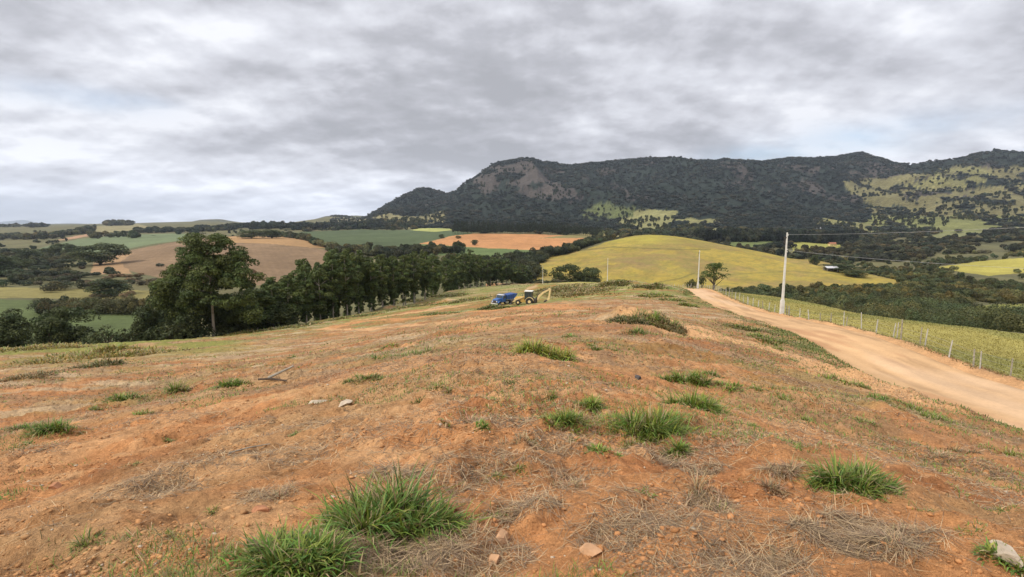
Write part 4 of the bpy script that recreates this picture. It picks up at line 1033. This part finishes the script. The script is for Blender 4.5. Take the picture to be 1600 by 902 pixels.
def dump_truck(X, Y, rz):
    o = empty('dump_truck', (X, Y, float(H(X, Y))-.05), rz); tag(o, 'blue dump truck with rounded bonnet and tipped-up tail, parked left of the yellow digger', 'dump truck')
    MB().box(-3.0, 3.0, -.40, .40, .72, .95).build('chassis', M_dark, o)
    MB().prism([(1.55, .85), (3.05, .78), (3.12, 1.35), (2.95, 1.62), (1.55, 1.78)], -.78, .78).build('bonnet', M_blue, o, .12)
    MB().prism([(.35, .85), (1.6, .85), (1.62, 1.72), (1.30, 2.38), (.40, 2.42)], -1.02, 1.02).build('cab', M_blue, o, .08)
    MB().box(.38, 1.32, -.98, .98, 2.40, 2.50).build('cab_roof', M_white, o, .04)
    MB().prism([(1.632, 1.80), (1.36, 2.32), (1.375, 2.33), (1.65, 1.81)], -.86, .86).build('windscreen', M_glass, o)
    for y in (-1.03, 1.03):
        d_ = MB().box(.50, 1.40, y-.015, y+.015, 1.0, 1.70).build('door', M_blue, o, .01)
        MB().prism([(.55, 1.76), (1.45, 1.76), (1.22, 2.28), (.55, 2.28)], y-.02, y+.02).build('side_window', M_glass, o)
        MB().prism([(1.7+.0, .8), (2.05, 1.28), (2.75, 1.28), (3.05, .85), (2.9, .85), (2.68, 1.14), (2.12, 1.14), (1.85, .8)], y*.93-.2, y*.93+.2).build('fender', M_blue, o, .03)
        MB().tube([(1.35, y*1.03, 1.5), (1.5, y*1.25, 2.0)], .02).box(1.45, 1.49, y*1.25-.09, y*1.25+.09, 1.75, 2.05).build('mirror', M_dark, o)
    MB().box(3.10, 3.15, -.42, .42, .92, 1.42).build('grille', M_dark, o, .01)
    MB().box(3.15, 3.30, -1.05, 1.05, .55, .75).build('bumper', M_white, o, .03)
    for y in (-.62, .62): MB().disc(0, 0, .13, -.04, .04, 14).build('headlight', M_white, o).matrix_local = Matrix.Translation((3.13, y, 1.15)) @ Matrix.Rotation(R(90), 4, 'Z')
    MB().prism([(.15, 1.35), (-2.6, 1.25), (-3.75, 2.30), (-3.65, 2.42), (.15, 2.28), (.55, 2.62), (.62, 2.58), (.22, 2.1)], -1.12, 1.12).build('dump_body', M_blue, o, .03)
    MB().prism([(.05, 2.30), (-3.2, 2.42), (-3.1, 2.46), (.05, 2.36)], -1.0, 1.0).build('load', M_dblue, o)
    for x in (-.6, -1.4, -2.2):
        for y in (-1.13, 1.13): MB().box(x-.05, x+.05, y-.04, y+.04, 1.35, 2.3).build('rib', M_dblue, o)
    for y in (-.85, .85): wheel(o, 2.40, y, .50, .28, M_steel, False)
    for x in (-1.5,):
        for y in (-.80, .80): wheel(o, x, y, .50, .52, M_steel, False)
    for y in (-.95, .95): MB().box(-.3, .5, y-.22, y+.22, .55, .95).build('fuel_tank', M_steel, o, .05)
    return o
tx_, ty_, _ = pt(787, 472, 97)
tr_ = dump_truck(tx_, 97, R(180+50)); tr_.scale = (.85, .85, .85)

# buildings in the valley
def house(px, Y, wdt, dep, h, rh, wall, roof, label, rz=0., cat='house', open_=False):
    X = (px-800)/FPX*Y*1.006; o = empty('shed' if open_ else 'farmhouse', (X, Y, float(H(X, Y))-.2), rz); tag(o, label, cat)
    if open_:
        for x in (-wdt/2+.2, wdt/2-.2):
            for y in (-dep/2+.2, dep/2-.2): MB().box(x-.12, x+.12, y-.12, y+.12, 0, h).build('post', M_wood, o)
        MB().box(-wdt/2+.3, wdt/2-.3, dep/2-.3, dep/2-.1, 0, h).build('back_wall', wall, o)
    else:
        MB().box(-wdt/2, wdt/2, -dep/2, dep/2, 0, h).build('wall', wall, o)
        for k_ in range(max(2, int(wdt/3))):
            xx = -wdt/2+wdt*(k_+.5)/max(2, int(wdt/3))
            if k_ == 1: MB().box(xx-.5, xx+.5, -dep/2-.05, -dep/2+.02, 0, 2.1).build('door', M_dark, o)
            else: MB().box(xx-.55, xx+.55, -dep/2-.05, -dep/2+.02, 1.0, 2.1).build('window', M_glass, o)
    V = [(-wdt/2-.6, -dep/2-.7, h), (wdt/2+.6, -dep/2-.7, h), (wdt/2+.6, dep/2+.7, h), (-wdt/2-.6, dep/2+.7, h), (-wdt/2-.6, 0, h+rh), (wdt/2+.6, 0, h+rh)]
    V += [(x, y, z+.15) for x, y, z in V]
    MB().add(V, [(0, 1, 5, 4), (3, 4, 5, 2), (6, 10, 11, 7), (9, 8, 11, 10), (0, 6, 7, 1), (2, 8, 9, 3), (0, 4, 10, 6), (4, 3, 9, 10), (1, 7, 11, 5), (5, 11, 8, 2)]).build('roof', roof, o)
    return o
house(1270, 1290, 17, 8, 4, 2.4, M_white, M_zinc, 'white farmhouse among dark woods at the foot of the mountain')
house(1327, 1010, 9, 6, 3.2, 1.6, M_white, M_zinc, 'small white house right of the tan-walled one')
house(1296, 905, 12, 7, 4, 2.5, M_ylt, M_tile, 'small tan-walled house above the small yellow field')
house(1296, 420, 9, 6, 3.0, 1.4, M_wood, M_zinc, 'open grey-roofed shed at the edge of the yellow pasture hill', open_=True, cat='shed')
house(1563, 1050, 22, 8, 3.5, 1.5, M_white, M_zinc, 'long low pale building at the foot of the right mountain slope', rz=-.2, cat='building')

# stones, lumps and debris lying on the soil
def stone(px, py, rw, rh, mat, label, name='stone', seed=0, flat=1.0):
    X, Y, z = ground_px(px, py, 1.5, 60); bm = bmesh.new(); bmesh.ops.create_icosphere(bm, subdivisions=3, radius=1)
    for v in bm.verts:
        n = float(fbm(np.array(v.co.x*1.1+seed*3.3+v.co.z), np.array(v.co.y*1.1+v.co.z*.7+5), .9, 3, 400+seed)); k_ = .72+.55*n
        q = v.co*k_; 
        for a1, a2 in ((.9, .3), (2.3, -.25), (3.9, .5), (5.2, -.1), (1.5, 1.1)):
            nn = Vector((math.cos(a1+seed)*math.cos(a2), math.sin(a1+seed)*math.cos(a2), math.sin(a2))); ex = q.dot(nn)-.62
            if ex > 0: q -= nn*ex
        v.co = Vector((q.x*rw*1.5, q.y*rw*1.1, q.z*rh*1.5))
    me = bpy.data.meshes.new(name); bm.to_mesh(me); bm.free(); me.materials.append(mat)
    o = link(name, me, None, (X, Y, z+rh*.35)); o.rotation_euler = (random.uniform(-.2, .2), random.uniform(-.2, .2), random.uniform(0, 6)); tag(o, label, 'stone'); return o
stone(783, 846, .048, .042, M_pinkst, 'pinkish lump of clay beside the straw litter in the foreground', seed=1)
stone(706, 796, .045, .036, M_redst, 'dark red stone right of the big grass clump', seed=2)
stone(925, 862, .050, .020, M_pinkst, 'flat pale pink stone on bare soil in the foreground', seed=3)
stone(1572, 868, .060, .026, M_stone, 'whitish stone near the bottom right corner', seed=4)
stone(1556, 856, .035, .022, M_stone, 'smaller pale stone just above the whitish one', seed=5)
stone(408, 798, .045, .022, M_redst, 'reddish clod below the dry straw in the left foreground', seed=6)
stone(497, 630, .15, .030, M_stone, 'left of two pale flat stones in the middle of the bare soil', seed=7)
stone(538, 632, .12, .028, M_stone, 'right of two pale flat stones in the middle of the bare soil', seed=8)
stone(773, 877, .030, .022, M_pinkst, 'small pink lump at the lower edge of the straw litter', seed=9)
stone(1316, 762, .045, .045, M_stone, 'pale stone at the left foot of the dark green clump', seed=10)
stone(997, 592, .075, .050, M_dark, 'dark stone beside a dry clump right of the centre', seed=11)
stone(86, 762, .055, .03, M_redst, 'small red clod on the left soil ridge', seed=12)
X_, Y_, z_ = ground_px(437, 594, 3, 60)
m = MB(); m.tube([(-.35, 0, .06), (0, .05, .22), (.42, .1, .42)], [.045, .04, .025], 7); m.build('broken_branch', M_wood, None, 0, (X_, Y_, z_)); tag(bpy.data.objects['broken_branch'], 'pale broken branch sticking up from a dark heap at left', 'branch')
m = MB(); m.tube([(-.5, .1, .03), (0, 0, .08), (.5, -.12, .05)], [.03, .035, .02], 7); o = m.build('broken_branch', M_darkbark, None, 0, (X_-.15, Y_-.15, z_)); tag(o, 'dark branch lying flat under the pale broken one', 'branch')
X_, Y_, z_ = ground_px(388, 706, 3, 40)
o = MB().tube([(-.18, -.1, .03), (0, 0, .05), (.2, .14, .035)], [.008, .009, .005], 6).build('stick', M_wood, None, 0, (X_, Y_, z_)); tag(o, 'thin grey stick lying on the bare soil at left', 'stick')

# ------------------------------------------------------------------ grass, straw and clods
def COLat(X, Y):
    ti = np.clip(np.round(np.interp(X/Y, TG, np.arange(nT))).astype(int), 0, nT-1); yi = np.clip(np.round(np.interp(np.log(Y), lnY, np.arange(nY))).astype(int), 0, nY-1)
    return COL[ti, yi].astype(float)
def blades(P, h, wd, az, lean, bend, col, tipcol=None):
    """upright curved blades: P Nx3 bases, h length, wd width, az heading, lean start tilt, bend curl"""
    n = len(P); F_ = [0, .35, .7, 1.0]; W_ = [1.0, .95, .62, .08]; dx, dy = np.cos(az), np.sin(az); V = np.zeros((n, 8, 3)); K = np.zeros((n, 8, 3))
    pos = P.copy(); prev = 0
    for k_, f in enumerate(F_):
        if k_:
            a = lean+bend*(f+prev)/2; s_ = h*(f-prev); pos = pos+np.stack([np.sin(a)*dx*s_, np.sin(a)*dy*s_, np.cos(a)*s_], 1)
        side = np.stack([-dy, dx, np.zeros(n)], 1)*(wd*W_[k_]*.5)[:, None]; V[:, 2*k_] = pos-side; V[:, 2*k_+1] = pos+side
        c = col*(.72+.4*f); K[:, 2*k_] = c; K[:, 2*k_+1] = c; prev = f  # darker at the root: shade low in the grass put into blade colour
    b = np.arange(n)[:, None]*8; Q = np.concatenate([b+np.array([0, 1, 3, 2]), b+np.array([2, 3, 5, 4]), b+np.array([4, 5, 7, 6])], 0)
    return V.reshape(-1, 3), Q, K.reshape(-1, 3)
def tuft_mesh(n, rx, ry, h, wd, base, dead=.12, name='grass', ground=None):
    m_ = int(np.clip(n/55, 6, 34)); ca = rng.uniform(0, 6.28, m_); cr_ = np.sqrt(rng.random(m_))*.92; ang = rng.uniform(0, 6.28)
    lob = 1+.35*np.sin(ca*2+ang)+.2*np.sin(ca*5+ang*2); cx = np.cos(ca)*cr_*rx*lob; cy = np.sin(ca)*cr_*ry*lob; ch = rng.uniform(.5, 1.15, m_)*(1.1-.5*cr_**2); cw = rng.dirichlet(np.ones(m_)*2.5)
    ct = rng.uniform(.8, 1.25, m_)
    k_ = rng.choice(m_, n, p=cw); g = rng.normal(size=(n, 2))*.20; x = cx[k_]+g[:, 0]*rx; y = cy[k_]+g[:, 1]*max(ry, rx*.4)
    z = np.zeros(n) if ground is None else H(ground[0]+x, ground[1]+y)-ground[2]
    hh = h*rng.uniform(.4, 1.2, n)*ch[k_]; az = np.arctan2(g[:, 1]+.10*cy[k_]/ry, g[:, 0]+.10*cx[k_]/rx)+rng.normal(size=n)*.7; r = np.minimum(np.hypot(g[:, 0], g[:, 1])*4, 1.2)
    col = np.array(base)*ct[k_][:, None]*rng.uniform(.6, 1.5, (n, 1))*np.stack([rng.uniform(.75, 1.6, n), np.ones(n), rng.uniform(.7, 1.2, n)], 1)
    dd = rng.random(n) < dead; col[dd] = np.array([.40, .30, .16])*rng.uniform(.7, 1.2, (dd.sum(), 1))
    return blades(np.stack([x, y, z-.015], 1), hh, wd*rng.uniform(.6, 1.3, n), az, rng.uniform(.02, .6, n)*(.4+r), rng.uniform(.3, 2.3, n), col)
GREEN = (.15, .235, .040); DKG = (.12, .20, .038); LTG = (.22, .29, .05)
tufts = [ # px, py of the foot line, width px, height px, blades, colour, label
 (605,838,180,100,2300,DKG,'largest clump of long green grass in the foreground, left of the centre'),
 (432,899,180,66,1700,DKG,'wide clump of long green grass at the bottom edge, left of the centre'),
 (850,556,74,30,1500,LTG,'bright green clump in the middle distance just right of the centre'),
 (1022,682,130,50,1600,GREEN,'thick green clump right of the centre with soil showing below it'),
 (1345,768,100,62,1700,DKG,'dark green clump on a soil ridge in the right foreground'),
 (1095,640,78,42,1100,GREEN,'green clump up the slope from the thick one right of the centre'),
 (1078,600,66,26,700,GREEN,'small green clump above two others right of the centre'),
 (922,637,46,26,500,GREEN,'small green clump next to dry straw right of the centre'),
 (884,672,66,34,700,GREEN,'loose green clump mixed with straw just right of the centre'),
 (76,676,60,28,700,DKG,'green clump standing alone near the left edge'),
 (1061,708,38,30,450,DKG,'small dark clump at the right end of the thick green one'),
 (940,708,58,18,500,GREEN,'low spread of green blades under the thick clump'),
 (1012,775,30,14,160,DKG,'tiny green sprig alone on bare soil right of the centre'),
 (752,672,28,16,250,DKG,'small dark green tuft alone near the centre'),
 (355,605,50,16,1000,GREEN,'low green patch beside the dark heap at left'),
 (180,626,56,14,450,DKG,'low dark green patch on the left slope'),
 (1585,892,50,34,450,DKG,'green tuft at the bottom right corner'),
 (1142,602,46,16,350,GREEN,'low green tuft on the slope towards the road'),
]
for (px, py, wp, hp, n, base, lab) in tufts:
    X, Y, z = ground_px(px, py, 1.5, 60); W = wp/FPX*Y; hh = max(hp/FPX*Y*.95, .06)
    ry = max(W*.30, .08); V, Q, K = tuft_mesh(n, W*.5, ry, hh, min(max(.0125, .0020*Y), .035), base, ground=(X, Y+ry*.6, z))
    me = mesh_np('grass_clump', V, quads=Q, col=np.clip(K, .01, .6), smooth_=False, mats=(M_grass,)); o = link('grass_clump', me, None, (X, Y+ry*.6, z)); tag(o, lab, 'grass clump')
parts = []
for (px, py, wp, hp, n, base, lab) in tufts:
    X, Y, z = ground_px(px, py, 1.5, 60); W = wp/FPX*Y
    for k_, (fx, nn, hh, bs) in enumerate(((1.55, n*.35, .42, np.array(base)*1.1), (2.1, n*.22, .3, (.34, .26, .15)))):
        V, Q, K = tuft_mesh(int(nn), W*.5*fx, max(W*.38*fx, .08), max(hp/FPX*Y*hh, .03), min(max(.006, .0014*Y), .03), bs, .35, ground=(X, Y+W*.15, z)); parts.append((V+np.array([X, Y+W*.15, z]), Q, K))
# minor tufts: one mass
small = [(270,612,44,20),(635,556,120,16),(580,590,56,12),(695,604,44,14),(835,697,32,14),(745,802,55,22),(1000,521,66,14),(985,497,70,18),(1030,503,60,14),(940,545,60,10),(222,647,26,14),(205,727,18,10),
 (1575,708,64,14),(1300,592,80,12),(1330,600,70,10),(1400,628,80,14),(1440,645,60,14),(1480,660,70,14),(1210,545,60,8),(1180,525,60,8),(1235,560,40,7),(1500,770,50,16),(30,700,50,12),(40,668,40,10),(140,850,60,30),(150,640,30,9),(265,690,14,8),
 (455,560,20,8),(800,800,70,16),(770,745,36,14),(1130,795,30,20),(1170,665,34,10),(1240,630,60,10),(1255,655,40,9),(1560,800,60,16),(1520,830,60,14),(1450,800,50,16),(820,735,30,12),(690,660,26,10),(650,630,30,9),(555,597,40,9),(1110,585,30,14),
 (460,680,20,10),(600,545,40,8),(890,525,40,8),(930,540,50,8),(265,835,30,12),(330,800,14,14),(980,700,40,14),(905,690,30,12),(640,890,60,20),(860,620,30,10),(790,600,30,8),(1190,610,40,8),(1350,660,40,10)]
for (px, py, wp, hp) in small:
    X, Y, z = ground_px(px, py, 1.5, 60); W = wp/FPX*Y
    V, Q, K = tuft_mesh(int(120+wp*3), W*.5, max(W*.28, .05), max(hp/FPX*Y, .04), min(max(.006, .0015*Y), .03), GREEN if random.random() < .6 else DKG, .3, ground=(X, Y, z)); parts.append((V+np.array([X, Y, z]), Q, K))
# green sprigs everywhere, following the green patches of the ground
def scatter_near(n, y0, y1, dens, tmax=1.15, pw=1.0):
    out = []
    while sum(len(a) for a in out) < n:
        Y = np.exp(rng.uniform(math.log(y0), math.log(y1), n)); t = rng.uniform(-tmax, tmax, n); k_ = rng.random(n) < dens(t*Y, Y); out.append(np.stack([t[k_]*Y[k_], Y[k_]], 1))
    return np.concatenate(out)[:n]
def onroad(X, Y): return (X > road_L(Y)-.2) & (X < road_R(Y)+.6)
def dgreen(X, Y): return smooth(.54-.05*smooth(-2, 4, X), .66-.05*smooth(-2, 4, X), fbm(X*.6, Y, 1.6, 4, 501))*(~onroad(X, Y))*(X < road_R(Y)+1)
p = scatter_near(46000, 1.7, 45, lambda X, Y: dgreen(X, Y)**1.3); n = len(p); Y = p[:, 1]
P = np.stack([p[:, 0], Y, H(p[:, 0], Y)-.005], 1)
col = np.array(GREEN)*rng.uniform(.6, 1.5, (n, 1)); dd = rng.random(n) < .42; col[dd] = np.array([.27, .22, .10])*rng.uniform(.7, 1.2, (dd.sum(), 1))
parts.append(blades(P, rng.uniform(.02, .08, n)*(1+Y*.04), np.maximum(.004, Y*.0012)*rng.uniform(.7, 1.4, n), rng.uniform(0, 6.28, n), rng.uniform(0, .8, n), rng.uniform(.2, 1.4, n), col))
n = 22000; Y = np.exp(rng.uniform(math.log(9), math.log(125), n)); X = road_L(Y)-np.abs(rng.normal(size=n))*1.7+.15-.5*fbm(Y, Y*0, 2.2, 3, 201); k_ = rng.random(n) < smooth(.42, .55, fbm(X*.6, Y*.5, 1.6, 3, 530)); X = X[k_]; Y = Y[k_]; n = len(X)
parts.append(blades(np.stack([X, Y, H(X, Y)], 1), rng.uniform(.06, .2, n), .0012*Y+.006, rng.uniform(0, 6.28, n), rng.uniform(0, .9, n), rng.uniform(.2, 1.4, n), np.array([.13, .165, .042])*rng.uniform(.6, 1.5, (n, 1))))
n = 5000; Y = np.exp(rng.uniform(math.log(18), math.log(150), n)); X = road_R(Y)+rng.uniform(.5, 2.2, n); k_ = rng.random(n) < smooth(.42, .58, fbm(X, Y*.6, 1.1, 3, 531)); X = X[k_]; Y = Y[k_]; n = len(X)
parts.append(blades(np.stack([X, Y, H(X, Y)], 1), rng.uniform(.08, .3, n), .0012*Y+.006, rng.uniform(0, 6.28, n), rng.uniform(0, .9, n), rng.uniform(.2, 1.4, n), np.array([.24, .21, .08])*rng.uniform(.6, 1.5, (n, 1))))
V, Q, K = join(parts); o = link('short_grass', mesh_np('short_grass', V, quads=Q, col=np.clip(K, .01, .6), smooth_=False, mats=(M_grass,))); tag(o, 'small green tufts and sprigs spread over the bare soil', 'grass', kind='stuff')

# far hill vegetation: stubble, weeds and green flush up to the crest
def near_hill(X, Y): return (Y < np.interp(X/Y, TG, crest)*.995)
def dfar(X, Y): return near_hill(X, Y)*(~onroad(X, Y))*(X < road_R(Y)+1.4)*(.08+.92*smooth(.45, .6, fbm(X*.45, Y*1.3, 3.5, 4, 55)))
p = scatter_near(60000, 13, 300, dfar); n = len(p); Y = p[:, 1]; P = np.stack([p[:, 0], Y, H(p[:, 0], Y)-.01], 1); c = COLat(p[:, 0], Y)
fg = smooth(35, 120, Y); gsel = rng.random(n) < (.16+.8*fg)*smooth(.38-.1*fg, .54-.1*fg, fbm(p[:, 0], Y*1.4, 7, 4, 503)); col = np.where(gsel[:, None], np.array([.175, .195, .06]), c*.6+np.array([.36, .27, .155])*.4)*rng.uniform(.75, 1.3, (n, 1))
V, Q, K = blades(P, rng.uniform(.05, .14, n)*(1+Y*.012), .0013*Y*rng.uniform(.6, 1.6, n)+.004, rng.uniform(0, 6.28, n), rng.uniform(.7, 1.5, n), rng.uniform(.1, .8, n), col)
o = link('stubble', mesh_np('stubble', V, quads=Q, col=np.clip(K, .01, .6), smooth_=False, mats=(M_grass,))); tag(o, 'dry stubble and weeds covering the cleared hill', 'grass', kind='stuff')
# weedy heaps near the far crest and the left bank
heaps = [(985,500,.85,60,12,(.075,.095,.03)),(1035,505,.6,60,10,(.12,.12,.04)),(787,481,.5,50,6,(.11,.16,.035)),(765,481,.5,30,8,(.08,.12,.03)),(180,548,1.0,150,14,(.20,.22,.05)),(60,545,.9,120,10,(.22,.22,.06)),(160,570,.7,60,16,(.12,.13,.045)),(120,560,.6,160,10,(.27,.24,.08)),
 (40,590,.6,100,10,(.20,.17,.08)),(235,552,.6,60,10,(.24,.22,.07)),(1020,446,.9,50,6,(.13,.16,.045)),(960,443,.9,60,6,(.13,.15,.04)),(870,452,.8,120,6,(.15,.16,.05)),(1050,470,.7,40,8,(.14,.19,.04)),(1030,462,.7,60,6,(.15,.2,.04)),(900,458,.7,120,6,(.17,.17,.06)),(700,462,.8,80,5,(.14,.17,.04)),(640,480,.8,80,5,(.12,.15,.04)),(560,494,.7,80,5,(.13,.17,.04)),(450,512,.7,90,6,(.16,.18,.05)),(730,470,.7,90,6,(.15,.17,.04)),(650,470,.7,60,5,(.12,.14,.04)),(690,490,.6,60,4,(.13,.17,.04)),(1075,478,.6,40,8,(.15,.2,.04)),(1170,515,.5,70,6,(.10,.14,.03)),(1200,530,.4,70,6,(.11,.16,.03)),(380,520,.7,80,6,(.17,.19,.05))]
parts = []
for (px, py, hgt, wp, hp, base) in heaps:
    X, Y, z = ground_px(px, py, 5, 400); W = wp/FPX*Y; n = int(700+wp*16); V, Q, K = tuft_mesh(n, W*.5, max(W*.45, 1.0), hp/FPX*Y*.65+.08, .0022*Y, base, .25, ground=(X, Y, z)); parts.append((V+np.array([X, Y, z]), Q, K))
V, Q, K = join(parts); o = link('weeds', mesh_np('weeds', V, quads=Q, col=np.clip(K, .01, .6), smooth_=False, mats=(M_grass,))); tag(o, 'taller weeds on earth heaps and along the brow of the hill', 'weeds', kind='stuff')
# pasture grass right of the fence
def dpas(X, Y): return near_hill(X, Y)*(X > road_R(Y)+1.7+.3*np.sin(Y*2))*(Y > 16)
p = scatter_near(70000, 17, 170, dpas, 1.2); n = len(p); Y = p[:, 1]; P = np.stack([p[:, 0], Y, H(p[:, 0], Y)-.02], 1); c = COLat(p[:, 0], Y)
V, Q, K = blades(P, rng.uniform(.07, .20, n), .0014*Y*rng.uniform(.6, 1.5, n)+.006, rng.uniform(0, 6.28, n), rng.uniform(.1, 1.0, n), rng.uniform(.1, 1.0, n), c*rng.uniform(.85, 1.15, (n, 1)))
o = link('pasture_grass', mesh_np('pasture_grass', V, quads=Q, col=np.clip(K, .01, .6), smooth_=False, mats=(M_grass,))); tag(o, 'yellow-green grass growing on the pasture beyond the fence', 'grass', kind='stuff')

# dry straw lying in drifts
patches = [(720,860,230,70),(640,790,200,40),(1400,840,150,45),(1280,835,90,35),(1220,740,70,50),(1110,785,70,40),(420,775,90,30),(370,668,120,20),(480,664,190,14),(790,660,120,50),(770,720,150,30),(870,700,120,40),(1470,718,70,26),(600,735,110,30),
 (1370,850,120,60),(900,750,120,30),(1040,720,80,20),(240,650,220,18),(60,705,90,14),(240,755,110,20),(530,840,200,60),(820,790,120,60),(690,745,180,36),(1090,740,90,60),(660,870,140,60),(980,830,140,40),(560,890,160,30),(1180,880,160,40),(1330,820,100,30),(700,560,200,24),(800,540,160,20),(900,590,150,24),(1150,560,140,24),(1250,600,120,20),(1400,700,120,24),(1550,740,90,30)]
p1_ = []
for (px, py, wp, hp) in patches:
    X, Y, z = ground_px(px, min(py, 900), 1.5, 60); W = wp/FPX*Y; n = int(wp*hp*.055)+160; a = rng.uniform(0, 6.28, n); r = rng.random(n)**.6
    q = np.stack([X+np.cos(a)*r*W*.55, Y+np.sin(a)*r*W*.33], 1); p1_.append(q)
def bare(X, Y):
    u, v = project(X, Y, H(X, Y)); return 1-.92*smooth(760, 520, u)*smooth(590, 640, v)*smooth(.35, .5, fbm(X, Y, 2.5, 3, 540))
p2_ = scatter_near(34000, 1.6, 32, lambda X, Y: bare(X, Y)*(.05+.95*smooth(.47, .66, fbm(X, Y, 1.1, 4, 511))**1.4)*(X < road_L(Y)-.4))
p = np.concatenate(p1_+[p2_]); p = p[(p[:, 1] > 1.2)]; n = len(p); Y = p[:, 1]; npat = sum(len(a) for a in p1_)
L_ = rng.uniform(.05, .19, n)*(1+Y*.035); wd = np.maximum(.0022, Y*.0009)*rng.uniform(.7, 1.6, n)
P = np.stack([p[:, 0], Y, H(p[:, 0], Y)+rng.uniform(0, .012, n)+.016*(np.arange(n) < npat)*rng.random(n)], 1)
col = np.where((rng.random(n) < .5)[:, None], np.array([.46, .33, .19]), np.array([.23, .165, .11]))*rng.uniform(.55, 1.45, (n, 1))
az = rng.uniform(0, 6.28, n)
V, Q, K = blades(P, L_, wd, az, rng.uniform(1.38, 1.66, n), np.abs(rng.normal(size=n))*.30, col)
V = V.reshape(n, 8, 3); gz = H(V[:, :, 0].ravel(), V[:, :, 1].ravel()).reshape(n, 8); V[:, :, 2] = np.maximum(V[:, :, 2], gz+.002); V = V.reshape(-1, 3)
o = link('dry_straw', mesh_np('dry_straw', V, quads=Q, col=np.clip(K, .01, .7), smooth_=False, mats=(M_straw,))); tag(o, 'grey dry straw lying in drifts over the red soil', 'straw', kind='stuff')
# bent dead clumps
parts = []
for (px, py, wp, hp) in [(1220,742,66,42),(1112,792,60,38),(1415,838,90,34),(1285,832,70,28),(425,780,70,22),(1470,716,50,24),(640,800,80,26),(775,735,90,24),(800,420+270,60,24),(735,660,40,20),(560,770,60,24),(1500,706,40,18),(1095,765,40,40),(1205,765,40,40),(900,655,40,30),(1130,700,40,18),(1380,870,90,30),(700,890,120,40),(1240,862,60,24),(880,760,70,20),(700,770,70,26)]:
    X, Y, z = ground_px(px, py, 1.5, 60); W = wp/FPX*Y; V, Q, K = tuft_mesh(260, W*.5, W*.3, hp/FPX*Y*1.0, max(.003, .0012*Y), (.32, .25, .155), .3, ground=(X, Y, z)); parts.append((V+np.array([X, Y, z]), Q, K))
V, Q, K = join(parts); o = link('dead_grass', mesh_np('dead_grass', V, quads=Q, col=np.clip(K, .01, .6), smooth_=False, mats=(M_straw,))); tag(o, 'bent clumps of dead grey-brown grass', 'dead grass', kind='stuff')
# clods
def ico():
    bm = bmesh.new(); bmesh.ops.create_icosphere(bm, subdivisions=1, radius=1); bm.verts.ensure_lookup_table(); v = np.array([tuple(a.co) for a in bm.verts]); f = np.array([[a.index for a in q.verts] for q in bm.faces]); bm.free(); return v, f
iv, if_ = ico()
p = scatter_near(38000, 1.6, 45, lambda X, Y: (.12+.88*smooth(.45, .68, fbm(X, Y, .9, 4, 521)))*(X < road_L(Y)-.2)); n = len(p); Y = p[:, 1]
r = np.exp(rng.normal(size=n)*.5)*.0060*(1+Y*.10); r = np.minimum(r, .016+.004*Y)
S = np.stack([r*rng.uniform(.8, 1.5, n), r*rng.uniform(.8, 1.3, n), r*rng.uniform(.5, .9, n)], 1)
V = iv[None]*rng.uniform(.45, 1.3, (n, len(iv), 1))*S[:, None]; P = np.stack([p[:, 0], Y, H(p[:, 0], Y)+r*.2], 1); V = V+P[:, None]
c = (COLat(p[:, 0], Y)*.75+soil*.2)*rng.uniform(.75, 1.15, (n, 1)); sel = rng.random(n) < .03; c[sel] = np.array([.45, .36, .26])
T = (if_[None]+(np.arange(n)*len(iv))[:, None, None]).reshape(-1, 3)
o = link('soil_clods', mesh_np('soil_clods', V.reshape(-1, 3), tris=T, col=np.repeat(c, len(iv), 0), smooth_=False, mats=(M_clod,))); tag(o, 'crumbled clods and pebbles strewn over the soil', 'clods', kind='stuff')

# ------------------------------------------------------------------ air
HAZE = 5.2e-5
m = bpy.data.materials.new('haze_air'); m.use_nodes = True; t = m.node_tree; t.nodes.clear()
pv = N(t, 'ShaderNodeVolumePrincipled'); pv.inputs['Color'].default_value = (.74, .84, .98, 1); pv.inputs['Density'].default_value = HAZE; pv.inputs['Anisotropy'].default_value = .3
ou = N(t, 'ShaderNodeOutputMaterial'); t.links.new(pv.outputs[0], ou.inputs['Volume'])
o = MB().box(-30000, 30000, -400, 20500, -140, 900).build('haze', m); tag(o, kind='stuff'); o['label'] = 'thin bluish air over the valley'
